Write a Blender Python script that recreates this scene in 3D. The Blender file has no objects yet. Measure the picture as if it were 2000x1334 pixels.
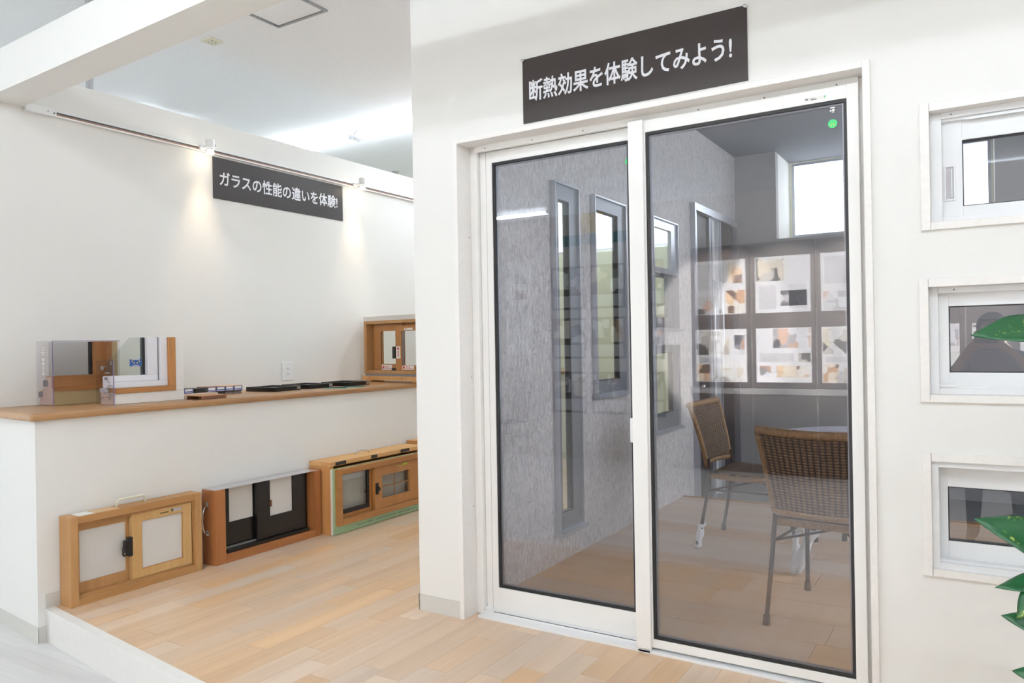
import bpy, bmesh, math, random
from mathutils import Vector, Matrix
random.seed(7)
SC = bpy.context.scene
COL = SC.collection

# ------------------------------------------------------------------ camera
YAW = math.radians(31.8); ROLL = 0.0170; FPX = 1486.0; CAMZ = 1.25
fw = Vector((-math.sin(YAW), math.cos(YAW), 0)); rt = Vector((math.cos(YAW), math.sin(YAW), 0)); up = Vector((0, 0, 1))
rt2 = rt * math.cos(ROLL) - up * math.sin(ROLL); up2 = up * math.cos(ROLL) + rt * math.sin(ROLL)
cd = bpy.data.cameras.new('camera'); cam = bpy.data.objects.new('camera', cd); COL.objects.link(cam)
cd.sensor_fit = 'HORIZONTAL'; cd.sensor_width = 36; cd.lens = 36 * FPX / 2000; cd.shift_y = 5.7 / 2000
cd.clip_start = 0.01; cd.clip_end = 200
M = Matrix((rt2, up2, -fw)).transposed().to_4x4(); M.translation = (0, 0, CAMZ); cam.matrix_world = M
SC.camera = cam
# ------------------------------------------------------------------ light / world
TUBE = 37.0; SKY = 3.9; SPOT_W = 13; BOARD_W = 2500
SC.view_settings.view_transform = 'Standard'; SC.view_settings.look = 'None'
SC.view_settings.gamma = 1; SC.view_settings.use_curve_mapping = False; SC.view_settings.exposure = 0.35
W = bpy.data.worlds.new('World'); SC.world = W; W.use_nodes = True
bg = W.node_tree.nodes['Background']; bg.inputs[0].default_value = (0.86, 0.93, 1.0, 1); bg.inputs[1].default_value = SKY
CEIL = 3.45; LOW = -0.155
def portal(loc, rot, sx, sy):
    l = bpy.data.lights.new('window_daylight', 'AREA'); l.shape = 'RECTANGLE'; l.size = sx; l.size_y = sy; l.cycles.is_portal = True
    o = bpy.data.objects.new('window_daylight', l); o.location = loc; o.rotation_euler = rot; COL.objects.link(o)
PI = math.pi
portal((-8.42, -2.4, 1.35), (0, -PI/2, 0), 2.2, 5.2)
portal((-0.8, 8.2, 2.72), (-PI/2, 0, 0), 1.75, 0.8)
portal((1.66, 5.3, 1.6), (0, PI/2, 0), 2.5, 3.8)  # portal of the added side window
portal((-3.4, 8.2, 2.75), (-PI/2, 0, 0), 2.2, 0.8)

# ------------------------------------------------------------------ materials
MATS = {}
def S(r, g, b):
    f = lambda c: (c/255/12.92) if c/255 <= .04045 else ((c/255+.055)/1.055)**2.4
    return (f(r), f(g), f(b), 1)
def newmat(name):
    m = bpy.data.materials.new(name); m.use_nodes = True; MATS[name] = m
    nt = m.node_tree; return m, nt, nt.nodes['Principled BSDF']
def nd(nt, t, **k):
    n = nt.nodes.new(t)
    for a, b in k.items(): setattr(n, a, b)
    return n
def mat(name, col, rough=.5, metal=0, spec=.5, noise=0, nscale=20, bump=0, bscale=200, bstr=.1, coat=0):
    m, nt, p = newmat(name); L = nt.links.new
    p.inputs['Base Color'].default_value = col; p.inputs['Roughness'].default_value = rough
    p.inputs['Metallic'].default_value = metal; p.inputs['Specular IOR Level'].default_value = spec
    if coat: p.inputs['Coat Weight'].default_value = coat
    g = nd(nt, 'ShaderNodeNewGeometry')
    if noise:
        n = nd(nt, 'ShaderNodeTexNoise'); n.inputs['Scale'].default_value = nscale; L(g.outputs['Position'], n.inputs['Vector'])
        h = nd(nt, 'ShaderNodeMapRange'); h.inputs[1].default_value = .3; h.inputs[2].default_value = .7
        h.inputs[3].default_value = 1-noise; h.inputs[4].default_value = 1+noise
        L(n.outputs['Fac'], h.inputs[0])
        mx = nd(nt, 'ShaderNodeMix', data_type='RGBA', blend_type='MULTIPLY'); mx.inputs[0].default_value = 1
        mx.inputs[6].default_value = col; L(h.outputs[0], mx.inputs[7]); L(mx.outputs[2], p.inputs['Base Color'])
    if bump:
        n = nd(nt, 'ShaderNodeTexNoise'); n.inputs['Scale'].default_value = bscale; n.inputs['Detail'].default_value = 3; L(g.outputs['Position'], n.inputs['Vector'])
        b = nd(nt, 'ShaderNodeBump'); b.inputs['Strength'].default_value = bstr; b.inputs['Distance'].default_value = bump
        L(n.outputs['Fac'], b.inputs['Height']); L(b.outputs[0], p.inputs['Normal'])
    return m
def wood(name, c1, c2, axis='y', rough=.45, scale=1.0, var=0.0, coat=0, cathedral=.35):
    """grain running along axis; per-object variation by Object Info random"""
    m, nt, p = newmat(name); L = nt.links.new
    g = nd(nt, 'ShaderNodeNewGeometry'); oi = nd(nt, 'ShaderNodeObjectInfo')
    mp = nd(nt, 'ShaderNodeMapping'); s = {'x': (1.3, 26, 26), 'y': (26, 1.3, 26), 'z': (26, 26, 1.3)}[axis]
    mp.inputs['Scale'].default_value = [v*scale for v in s]
    L(g.outputs['Position'], mp.inputs['Vector'])
    ad = nd(nt, 'ShaderNodeVectorMath', operation='ADD'); sc = nd(nt, 'ShaderNodeVectorMath', operation='SCALE'); cb = nd(nt, 'ShaderNodeCombineXYZ')
    L(oi.outputs['Random'], cb.inputs[0]); L(oi.outputs['Random'], cb.inputs[1]); L(oi.outputs['Random'], cb.inputs[2])
    L(cb.outputs[0], sc.inputs[0]); sc.inputs['Scale'].default_value = 57.0
    L(mp.outputs[0], ad.inputs[0]); L(sc.outputs[0], ad.inputs[1])
    n = nd(nt, 'ShaderNodeTexNoise'); n.inputs['Scale'].default_value = 1.0; n.inputs['Detail'].default_value = 5; n.inputs['Distortion'].default_value = .6
    L(ad.outputs[0], n.inputs['Vector'])
    n2 = nd(nt, 'ShaderNodeTexNoise'); n2.inputs['Scale'].default_value = .22; n2.inputs['Detail'].default_value = 2; n2.inputs['Distortion'].default_value = cathedral
    L(ad.outputs[0], n2.inputs['Vector'])
    r = nd(nt, 'ShaderNodeMapRange'); r.inputs[1].default_value = .25; r.inputs[2].default_value = .75
    av = nd(nt, 'ShaderNodeMix'); av.inputs[0].default_value = .55; L(n.outputs['Fac'], av.inputs[2]); L(n2.outputs['Fac'], av.inputs[3])
    L(av.outputs[0], r.inputs[0])
    mx = nd(nt, 'ShaderNodeMix', data_type='RGBA'); mx.inputs[6].default_value = c1; mx.inputs[7].default_value = c2; L(r.outputs[0], mx.inputs[0])
    out = mx.outputs[2]
    if var:
        h = nd(nt, 'ShaderNodeHueSaturation')
        a = nd(nt, 'ShaderNodeMapRange'); a.inputs[3].default_value = 1-var; a.inputs[4].default_value = 1+var*.75; L(oi.outputs['Random'], a.inputs[0])
        w = nd(nt, 'ShaderNodeMath', operation='MULTIPLY'); w.inputs[1].default_value = 7.31; L(oi.outputs['Random'], w.inputs[0])
        fr = nd(nt, 'ShaderNodeMath', operation='FRACT'); L(w.outputs[0], fr.inputs[0])
        b = nd(nt, 'ShaderNodeMapRange'); b.inputs[3].default_value = .72; b.inputs[4].default_value = 1.18; L(fr.outputs[0], b.inputs[0])
        L(a.outputs[0], h.inputs['Value']); L(b.outputs[0], h.inputs['Saturation']); L(out, h.inputs['Color']); out = h.outputs[0]
    L(out, p.inputs['Base Color']); p.inputs['Roughness'].default_value = rough
    if coat: p.inputs['Coat Weight'].default_value = coat; p.inputs['Coat Roughness'].default_value = .25
    bp = nd(nt, 'ShaderNodeBump'); bp.inputs['Strength'].default_value = .12; bp.inputs['Distance'].default_value = .002
    L(n.outputs['Fac'], bp.inputs['Height']); L(bp.outputs[0], p.inputs['Normal'])
    return m
def glass(name, tint, refl, rough=0.0, rtint=(1, 1, 1, 1)):
    """thin coated pane: clear tinted transmission plus mirror reflection growing at grazing angles"""
    m = bpy.data.materials.new(name); m.use_nodes = True; MATS[name] = m; nt = m.node_tree; nt.nodes.clear(); L = nt.links.new
    o = nd(nt, 'ShaderNodeOutputMaterial'); mx = nd(nt, 'ShaderNodeMixShader'); t = nd(nt, 'ShaderNodeBsdfTransparent'); g = nd(nt, 'ShaderNodeBsdfGlossy')
    t.inputs[0].default_value = tint; g.inputs['Roughness'].default_value = rough; g.inputs[0].default_value = rtint
    ge = nd(nt, 'ShaderNodeNewGeometry'); dt = nd(nt, 'ShaderNodeVectorMath', operation='DOT_PRODUCT'); L(ge.outputs['Incoming'], dt.inputs[0]); L(ge.outputs['Normal'], dt.inputs[1])
    ab = nd(nt, 'ShaderNodeMath', operation='ABSOLUTE'); L(dt.outputs['Value'], ab.inputs[0]); iv = nd(nt, 'ShaderNodeMath', operation='SUBTRACT'); iv.inputs[0].default_value = 1; L(ab.outputs[0], iv.inputs[1])
    pw = nd(nt, 'ShaderNodeMath', operation='POWER'); pw.inputs[1].default_value = 5; L(iv.outputs[0], pw.inputs[0])
    f = nd(nt, 'ShaderNodeMath', operation='MULTIPLY'); f.inputs[1].default_value = .8; L(pw.outputs[0], f.inputs[0])
    a = nd(nt, 'ShaderNodeMath', operation='ADD', use_clamp=True); a.inputs[1].default_value = refl
    L(f.outputs[0], a.inputs[0]); L(a.outputs[0], mx.inputs[0]); L(t.outputs[0], mx.inputs[1]); L(g.outputs[0], mx.inputs[2]); L(mx.outputs[0], o.inputs[0])
    return m
def emit(name, col, s):
    m = bpy.data.materials.new(name); m.use_nodes = True; MATS[name] = m; nt = m.node_tree; nt.nodes.clear()
    o = nd(nt, 'ShaderNodeOutputMaterial'); e = nd(nt, 'ShaderNodeEmission'); e.inputs[0].default_value = col; e.inputs[1].default_value = s; nt.links.new(e.outputs[0], o.inputs[0]); return m
def stripes(name, ca, cb, scale, axis, thr=.5):
    """rows of small print: dark dashes on paper"""
    m, nt, p = newmat(name); L = nt.links.new; p.inputs['Roughness'].default_value = .6
    g = nd(nt, 'ShaderNodeNewGeometry'); mp = nd(nt, 'ShaderNodeMapping'); mp.inputs['Scale'].default_value = scale; L(g.outputs['Position'], mp.inputs[0])
    w = nd(nt, 'ShaderNodeTexWave', bands_direction=axis); w.inputs['Scale'].default_value = 1; L(mp.outputs[0], w.inputs[0])
    n = nd(nt, 'ShaderNodeTexNoise'); n.inputs['Scale'].default_value = 160; L(g.outputs['Position'], n.inputs[0])
    mu = nd(nt, 'ShaderNodeMath', operation='MULTIPLY'); L(w.outputs['Fac'], mu.inputs[0]); L(n.outputs['Fac'], mu.inputs[1])
    c = nd(nt, 'ShaderNodeMath', operation='GREATER_THAN'); c.inputs[1].default_value = thr; L(mu.outputs[0], c.inputs[0])
    mx = nd(nt, 'ShaderNodeMix', data_type='RGBA'); mx.inputs[6].default_value = ca; mx.inputs[7].default_value = cb; L(c.outputs[0], mx.inputs[0]); L(mx.outputs[2], p.inputs['Base Color']); return m
def picture(name, cols, scale=6):
    """photograph-like print: blocky colour areas"""
    m, nt, p = newmat(name); L = nt.links.new; p.inputs['Roughness'].default_value = .4
    g = nd(nt, 'ShaderNodeNewGeometry'); v = nd(nt, 'ShaderNodeTexVoronoi', distance='CHEBYCHEV'); v.inputs['Scale'].default_value = scale; L(g.outputs['Position'], v.inputs[0])
    s = nd(nt, 'ShaderNodeSeparateColor'); L(v.outputs['Color'], s.inputs[0]); r = nd(nt, 'ShaderNodeValToRGB'); r.color_ramp.interpolation = 'CONSTANT'
    r.color_ramp.elements[0].color = cols[0]; r.color_ramp.elements[1].position = 1/len(cols); r.color_ramp.elements[1].color = cols[1]
    for i, c in enumerate(cols[2:], 2): e = r.color_ramp.elements.new(i/len(cols)); e.color = c
    L(s.outputs[0], r.inputs[0]); L(r.outputs[0], p.inputs['Base Color']); return m

mat('wallpaper', S(240, 238, 233), .85, bump=.0012, bscale=260, bstr=.25)
mat('ceiling_paint', S(248, 248, 249), .9, noise=.02, nscale=40)
mat('baseboard_vinyl', S(214, 211, 204), .55)
mat('trim_white', S(238, 235, 230), .4, noise=.015, nscale=30)
mat('casing_white', S(243, 239, 234), .42, noise=.02, nscale=60)
mat('sash_cream', S(246, 244, 240), .35)
mat('sash_white', S(240, 240, 240), .35)
mat('plastic_white', S(242, 242, 241), .35)
mat('metal_white', S(240, 240, 238), .35)
mat('black_rubber', S(24, 24, 27), .5)
mat('black_plastic', S(22, 20, 20), .35)
mat('black_frame', S(20, 18, 18), .3)
mat('sign_brown', S(48, 40, 38), .45)
mat('sign_letter', S(240, 240, 244), .5)
mat('screw_metal', S(190, 190, 192), .3, metal=1)
mat('chrome', S(215, 215, 218), .15, metal=1)
mat('aluminium', S(150, 152, 158), .38, metal=.85)
mat('aluminium_light', S(200, 203, 210), .3, metal=.8)
mat('dark_panel', S(46, 38, 38), .35)
mat('copper_strip', S(150, 105, 80), .4, metal=.6)
mat('track_groove', S(70, 68, 66), .5)
mat('label_white', S(236, 234, 228), .5)
mat('label_blue', S(70, 84, 165), .5)
mat('label_bluedark', S(38, 84, 160), .5)
mat('label_yellow', S(240, 210, 70), .5)
mat('label_red', S(205, 60, 60), .5)
mat('label_green', S(70, 200, 120), .5)
mat('label_lime', S(170, 200, 60), .5)
mat('label_grey', S(120, 118, 116), .5)
mat('label_greylight', S(190, 186, 190), .5)
mat('label_olive', S(100, 92, 40), .5)
mat('kraft', S(206, 176, 132), .6)
mat('board_green', S(172, 205, 160), .6)
mat('handle_cream', S(230, 228, 208), .4)
mat('frosted', S(224, 221, 216), .55, spec=.3)
mat('olive_paint', S(190, 170, 122), .5)
mat('white_pvc', S(238, 236, 240), .3)
mat('cut_section', S(205, 180, 165), .6)
mat('iron', S(62, 48, 44), .5, metal=.3)
mat('rubber_foot', S(48, 42, 40), .7)
mat('cloth_wrap', S(228, 230, 234), .8, bump=.01, bscale=30, bstr=.5)
mat('table_top', S(232, 230, 240), .25)
mat('table_inlay', S(190, 160, 170), .3)
mat('cream_wall', S(238, 237, 214), .7)
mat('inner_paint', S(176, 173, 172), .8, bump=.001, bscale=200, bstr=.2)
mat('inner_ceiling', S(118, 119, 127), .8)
mat('concrete', S(120, 120, 118), .8, noise=.06, nscale=12)
mat('groove_dark', S(140, 110, 84), .8)
mat('brown_panel', S(58, 48, 43), .6)
mat('paper', S(246, 245, 246), .6)
mat('wall_behind', S(204, 199, 193), .8)
mat('wire_metal', S(70, 66, 62), .5)
mat('fluo_body', S(238, 240, 242), .4)
mat('hatch_frame', S(160, 160, 160), .4, metal=.4)
mat('detector_cream', S(226, 222, 200), .5)
mat('hole_dark', S(60, 58, 56), .7)
mat('pipe_white', S(214, 215, 218), .3)
mat('pot', S(225, 222, 214), .4)
mat('moss_pole', S(92, 66, 42), .95, noise=.3, nscale=60, bump=.01, bscale=80, bstr=.7)
mat('stem_green', S(86, 120, 52), .5)
mat('soil', S(60, 44, 34), .95)
mat('edge_violet', S(120, 110, 150), .15)
mat('yellow_poster', S(200, 170, 40), .5)
mat('teal_poster', S(60, 120, 125), .5)
wood('floor_maple', S(229, 199, 166), S(206, 170, 134), 'y', .34, 1.0, var=.07, coat=.15)
wood('inner_maple', S(214, 182, 150), S(196, 160, 126), 'x', .4, .8, var=.05, coat=.1)
wood('oak_counter', S(188, 147, 100), S(140, 98, 60), 'y', .38, .7, coat=.2, cathedral=1.4)
wood('pine_tan', S(188, 144, 92), S(162, 116, 68), 'y', .5, 1.2)
wood('pine_tan_v', S(194, 150, 98), S(166, 120, 72), 'z', .5, 1.2)
wood('pine_light', S(212, 176, 122), S(192, 150, 92), 'z', .5, 1.0)
wood('pine_light_h', S(212, 176, 122), S(192, 150, 92), 'y', .5, 1.0)
wood('cedar_red', S(184, 122, 72), S(150, 92, 48), 'y', .5, 1.0, cathedral=1)
wood('cedar_red_v', S(178, 116, 66), S(144, 88, 48), 'z', .5, 1.0, cathedral=1)
wood('pine_raw', S(222, 178, 120), S(196, 142, 84), 'y', .6, .8, cathedral=1.2)
wood('pine_raw_v', S(214, 160, 100), S(188, 128, 70), 'z', .6, .8, cathedral=1.2)
wood('oak_orange', S(186, 132, 76), S(154, 102, 54), 'y', .4, 1.3)
wood('oak_orange_v', S(186, 132, 76), S(154, 102, 54), 'z', .4, 1.3)
wood('walnut_strip', S(130, 84, 60), S(98, 62, 44), 'x', .45, 1.0)
wood('floor_grey', S(232, 230, 228), S(206, 203, 200), 'x', .5, 2.2)
glass('door_glass', (.86, .85, .865, 1), .085)
glass('window_glass', (.74, .73, .75, 1), .075)
glass('alu_glass', (.86, .9, .86, 1), .03)
glass('clear_acrylic', (.945, .935, .95, 1), .010)
glass('clear_glass', (.90, .93, .91, 1), .02)
glass('grey_glass', (.86, .87, .86, 1), .04)
glass('green_glass', (.72, .90, .86, 1), .06)
glass('outer_glass', (.95, .97, .97, 1), .02)
emit('tube_glow', (.87, .96, 1.05, 1), TUBE)
emit('lamp_glow', (1.0, .86, .66, 1), 22)
stripes('print_rows', S(246, 245, 246), S(120, 118, 120), (70, 1, 1), 'X', .28)
PICS = [picture('print_room_a', [S(225, 226, 222), S(70, 66, 62), S(200, 190, 170), S(150, 146, 140), S(238, 238, 236)], 9),
        picture('print_room_b', [S(190, 164, 132), S(92, 74, 62), S(230, 216, 194), S(246, 240, 230), S(150, 118, 88)], 8),
        picture('print_room_c', [S(120, 118, 120), S(232, 232, 235), S(152, 124, 106), S(64, 62, 64), S(206, 206, 206)], 10)]
# rough vertical-run siding
def siding():
    m, nt, p = newmat('siding_render'); L = nt.links.new
    g = nd(nt, 'ShaderNodeNewGeometry'); mp = nd(nt, 'ShaderNodeMapping'); mp.inputs['Scale'].default_value = (40, 40, 20); L(g.outputs['Position'], mp.inputs[0])
    n = nd(nt, 'ShaderNodeTexNoise'); n.inputs['Scale'].default_value = 1; n.inputs['Detail'].default_value = 6; n.inputs['Roughness'].default_value = .62; n.inputs['Distortion'].default_value = 1.2; L(mp.outputs[0], n.inputs[0])
    b = nd(nt, 'ShaderNodeBump'); b.inputs['Strength'].default_value = 1; b.inputs['Distance'].default_value = .02; L(n.outputs['Fac'], b.inputs['Height']); L(b.outputs[0], p.inputs['Normal'])
    cr = nd(nt, 'ShaderNodeValToRGB'); e = cr.color_ramp.elements; e[0].position = .34; e[0].color = S(188, 182, 182); e[1].position = .6; e[1].color = S(232, 227, 225); L(n.outputs['Fac'], cr.inputs[0]); L(cr.outputs[0], p.inputs['Base Color'])  # pits darkened in the colour, standing in for shade
    p.inputs['Roughness'].default_value = .3; p.inputs['Specular IOR Level'].default_value = .8
siding()
def rattan(name, c1, c2, dark):
    m, nt, p = newmat(name); L = nt.links.new
    t = nd(nt, 'ShaderNodeTexCoord'); mp = nd(nt, 'ShaderNodeMapping'); mp.inputs['Scale'].default_value = (125, 105, 80); L(t.outputs['UV'], mp.inputs[0])
    w1 = nd(nt, 'ShaderNodeTexWave', bands_direction='X'); w1.inputs['Scale'].default_value = .1; w1.inputs['Distortion'].default_value = .8
    w2 = nd(nt, 'ShaderNodeTexWave', bands_direction='Y'); w2.inputs['Scale'].default_value = .22; w2.inputs['Distortion'].default_value = 1.2
    L(mp.outputs[0], w1.inputs[0]); L(mp.outputs[0], w2.inputs[0])
    mu = nd(nt, 'ShaderNodeMath', operation='MULTIPLY'); L(w1.outputs['Fac'], mu.inputs[0]); L(w2.outputs['Fac'], mu.inputs[1])
    n = nd(nt, 'ShaderNodeTexNoise'); n.inputs['Scale'].default_value = .35; n.inputs['Detail'].default_value = 4; L(mp.outputs[0], n.inputs[0])
    a = nd(nt, 'ShaderNodeMix', data_type='RGBA'); a.inputs[6].default_value = c1; a.inputs[7].default_value = c2; L(n.outputs['Fac'], a.inputs[0])
    r = nd(nt, 'ShaderNodeMapRange'); r.inputs[1].default_value = .02; r.inputs[2].default_value = .3; L(mu.outputs[0], r.inputs[0])
    d = nd(nt, 'ShaderNodeMix', data_type='RGBA'); d.inputs[6].default_value = dark; L(a.outputs[2], d.inputs[7]); L(r.outputs[0], d.inputs[0])
    L(d.outputs[2], p.inputs['Base Color']); p.inputs['Roughness'].default_value = .42
    b = nd(nt, 'ShaderNodeBump'); b.inputs['Strength'].default_value = .8; b.inputs['Distance'].default_value = .006; L(mu.outputs[0], b.inputs['Height']); L(b.outputs[0], p.inputs['Normal'])
rattan('rattan_weave', S(158, 126, 88), S(104, 78, 54), S(52, 38, 30))
mat('rattan_roll', S(150, 116, 78), .5, noise=.3, nscale=90, bump=.006, bscale=140, bstr=.8)
def leafmat():
    m, nt, p = newmat('pothos_leaf'); L = nt.links.new
    g = nd(nt, 'ShaderNodeNewGeometry'); n = nd(nt, 'ShaderNodeTexNoise'); n.inputs['Scale'].default_value = 34; n.inputs['Detail'].default_value = 6; n.inputs['Roughness'].default_value = .7; L(g.outputs['Position'], n.inputs[0])
    r = nd(nt, 'ShaderNodeValToRGB'); e = r.color_ramp.elements; e[0].position = .59; e[0].color = S(28, 84, 46); e[1].position = .68; e[1].color = S(186, 200, 104); L(n.outputs['Fac'], r.inputs[0])
    L(r.outputs[0], p.inputs['Base Color']); p.inputs['Roughness'].default_value = .3
leafmat()

# ------------------------------------------------------------------ mesh helpers
def bm_(): return bmesh.new()
def box(bm, x0, x1, y0, y1, z0, z1):
    if x0 > x1: x0, x1 = x1, x0
    if y0 > y1: y0, y1 = y1, y0
    if z0 > z1: z0, z1 = z1, z0
    v = [bm.verts.new((x, y, z)) for z in (z0, z1) for x, y in ((x0, y0), (x1, y0), (x1, y1), (x0, y1))]
    for f in ((3, 2, 1, 0), (4, 5, 6, 7), (0, 1, 5, 4), (1, 2, 6, 5), (2, 3, 7, 6), (3, 0, 4, 7)): bm.faces.new([v[i] for i in f])
    return bm
def pbox(bm, pl, a0, a1, b0, b1, d0, d1):
    if pl == 'x': return box(bm, d0, d1, a0, a1, b0, b1)
    if pl == 'y': return box(bm, a0, a1, d0, d1, b0, b1)
    return box(bm, a0, a1, b0, b1, d0, d1)
def pframe(bm, pl, a0, a1, b0, b1, d0, d1, w, wr=None, wb=None, wt=None):
    wr = w if wr is None else wr; wb = w if wb is None else wb; wt = w if wt is None else wt
    pbox(bm, pl, a0, a0+w, b0, b1, d0, d1); pbox(bm, pl, a1-wr, a1, b0, b1, d0, d1)
    if wb: pbox(bm, pl, a0+w, a1-wr, b0, b0+wb, d0, d1)
    if wt: pbox(bm, pl, a0+w, a1-wr, b1-wt, b1, d0, d1)
    return bm
def cyl(bm, p0, p1, r0, r1=None, seg=12, cap=True):
    p0 = Vector(p0); p1 = Vector(p1); r1 = r0 if r1 is None else r1; d = (p1-p0).normalized()
    u = d.cross(Vector((0, 0, 1)) if abs(d.z) < .9 else Vector((1, 0, 0))).normalized(); w = d.cross(u)
    A = [[bm.verts.new(p + (u*math.cos(2*PI*i/seg) + w*math.sin(2*PI*i/seg))*r) for i in range(seg)] for p, r in ((p0, r0), (p1, r1))]
    for i in range(seg):
        j = (i+1) % seg; bm.faces.new((A[0][j], A[0][i], A[1][i], A[1][j]))
    if cap: bm.faces.new(A[0]); bm.faces.new(A[1][::-1])
    return bm
def tube(bm, pts, r, seg=8):
    pts = [Vector(p) for p in pts]; n = len(pts); rr = r if isinstance(r, (list, tuple)) else [r]*n; rings = []
    prev = None
    for k, p in enumerate(pts):
        d = (pts[min(k+1, n-1)] - pts[max(k-1, 0)]).normalized()
        if prev is None: u = d.cross(Vector((0, 0, 1)) if abs(d.z) < .9 else Vector((1, 0, 0))).normalized()
        else: u = (prev - d*prev.dot(d)).normalized()
        prev = u; w = d.cross(u)
        rings.append([bm.verts.new(p + (u*math.cos(2*PI*i/seg) + w*math.sin(2*PI*i/seg))*rr[k]) for i in range(seg)])
    for a, b in zip(rings, rings[1:]):
        for i in range(seg):
            j = (i+1) % seg; bm.faces.new((a[j], a[i], b[i], b[j]))
    bm.faces.new(rings[0]); bm.faces.new(rings[-1][::-1]); return bm
def prism(bm, poly, z0, z1, pl='z'):
    def P(a, b, d): return {'x': (d, a, b), 'y': (a, d, b), 'z': (a, b, d)}[pl]
    A = [bm.verts.new(P(a, b, z0)) for a, b in poly]; B = [bm.verts.new(P(a, b, z1)) for a, b in poly]; n = len(poly)
    bm.faces.new(A[::-1]); bm.faces.new(B)
    for i in range(n): j = (i+1) % n; bm.faces.new((A[i], A[j], B[j], B[i]))
    return bm
def root_loc(o):
    while o.parent: o = o.parent
    return Vector(o.location)
def obj(name, bm, m, parent=None, label=None, bevel=0, smooth=False, kind=None, local=False):
    bmesh.ops.recalc_face_normals(bm, faces=bm.faces)
    me = bpy.data.meshes.new(name)
    if parent is not None and not local: bmesh.ops.translate(bm, verts=bm.verts, vec=-root_loc(parent))
    bm.to_mesh(me); bm.free()
    me.materials.append(MATS[m] if isinstance(m, str) else m)
    if smooth:
        for p in me.polygons: p.use_smooth = True
    o = bpy.data.objects.new(name, me); COL.objects.link(o)
    if parent is not None: o.parent = parent
    if label: o['label'] = label
    if kind: o['kind'] = kind
    if bevel:
        b = o.modifiers.new('bevel', 'BEVEL'); b.width = bevel; b.segments = 2; b.limit_method = 'ANGLE'
    return o
def thing(name, label, cat, loc=(0, 0, 0), rotz=0, group=None, kind=None):
    o = bpy.data.objects.new(name, None); COL.objects.link(o); o.location = loc; o.rotation_euler = (0, 0, rotz); o['label'] = label; o['category'] = cat
    o.empty_display_size = .05
    if group: o['group'] = group
    if kind: o['kind'] = kind
    return o
def tag(o, label, cat, group=None, kind=None):
    o['label'] = label; o['category'] = cat
    if group: o['group'] = group
    if kind: o['kind'] = kind
    return o
def B(*a): return box(bm_(), *a)
def PB(*a): return pbox(bm_(), *a)
def PF(*a): return pframe(bm_(), *a)
def wall(name, pl, a0, a1, b0, b1, d0, d1, holes, m, label):
    A = sorted({a0, a1, *[h[0] for h in holes], *[h[1] for h in holes]}); Bz = sorted({b0, b1, *[h[2] for h in holes], *[h[3] for h in holes]})
    bm = bm_(); V = {}
    def inside(i, j):
        if i < 0 or j < 0 or i >= len(A)-1 or j >= len(Bz)-1: return False
        ca = (A[i]+A[i+1])/2; cb = (Bz[j]+Bz[j+1])/2
        return not any(h[0] < ca < h[1] and h[2] < cb < h[3] for h in holes)
    def vert(a, b, d):
        k = (a, b, d)
        if k not in V: V[k] = bm.verts.new({'x': (d, a, b), 'y': (a, d, b), 'z': (a, b, d)}[pl])
        return V[k]
    for i in range(len(A)-1):
        for j in range(len(Bz)-1):
            if not inside(i, j): continue
            a, a2, b, b2 = A[i], A[i+1], Bz[j], Bz[j+1]
            for d in (d0, d1): bm.faces.new([vert(*p, d) for p in ((a, b), (a2, b), (a2, b2), (a, b2))])
            for di, dj, p, q in ((-1, 0, (a, b), (a, b2)), (1, 0, (a2, b), (a2, b2)), (0, -1, (a, b), (a2, b)), (0, 1, (a, b2), (a2, b2))):
                if not inside(i+di, j+dj): bm.faces.new([vert(*p, d0), vert(*q, d0), vert(*q, d1), vert(*p, d1)])
    o = obj(name, bm, m); tag(o, label, 'wall', kind='structure'); return o
def struct(name, bm, m, label, cat, bevel=0): return tag(obj(name, bm, m, bevel=bevel), label, cat, kind='structure')

# ================================================================== SETTING
XU = -4.55; XH = -3.90; YW = 2.828; YG = 2.99; XE = -2.29   # display wall, half wall, door-wall face and back, door-wall end
XS0, XS1 = -2.131, -2.081; YB = 7.6; YX = 8.2
def step_y(x): return 1.94 - .125*(x + 3.9)
# lower floor, ceiling, outer shell
struct('floor_lower', prism(bm_(), [(-8.5, -6.0), (4.0, -6.0), (4.0, 3.1), (-2.2, 3.1), (-2.2, 5.0), (-4.0, 5.0), (-4.0, 8.3), (-8.5, 8.3)], LOW-.05, LOW), 'floor_grey', 'pale grey wood-print vinyl floor below the step', 'floor')
hole = (-3.42, -2.98, 2.98, 3.42)
wall('ceiling', 'z', -8.5, 4.0, -6.0, 9.2, CEIL, CEIL+.08, [(1.7, 4.0, 3.12, 9.2)], 'ceiling_paint', 'high white showroom ceiling above the partitions')['category'] = 'ceiling'
wall('wall_west', 'x', -6.0, 9.2, LOW-.05, CEIL, -8.6, -8.5, [(-5.0, .2, .25, 2.45)], 'wallpaper', 'far side showroom wall with a big shop window, out of view')
wall('wall_east', 'x', -6.0, 3.12, LOW-.05, CEIL, 4.0, 4.1, [], 'wallpaper', 'plain white showroom side wall, out of view')
wall('wall_south', 'y', -8.5, 4.0, LOW-.05, CEIL, -6.1, -6.0, [], 'wallpaper', 'plain white showroom wall behind the viewer')
wall('wall_north', 'y', -8.5, 1.7, LOW-.05, CEIL, YX, YX+.12, [(-4.5, -2.3, 2.34, 3.2), (-1.66, .08, 2.30, 3.06)], 'cream_wall', 'cream end wall with high bright windows')
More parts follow.
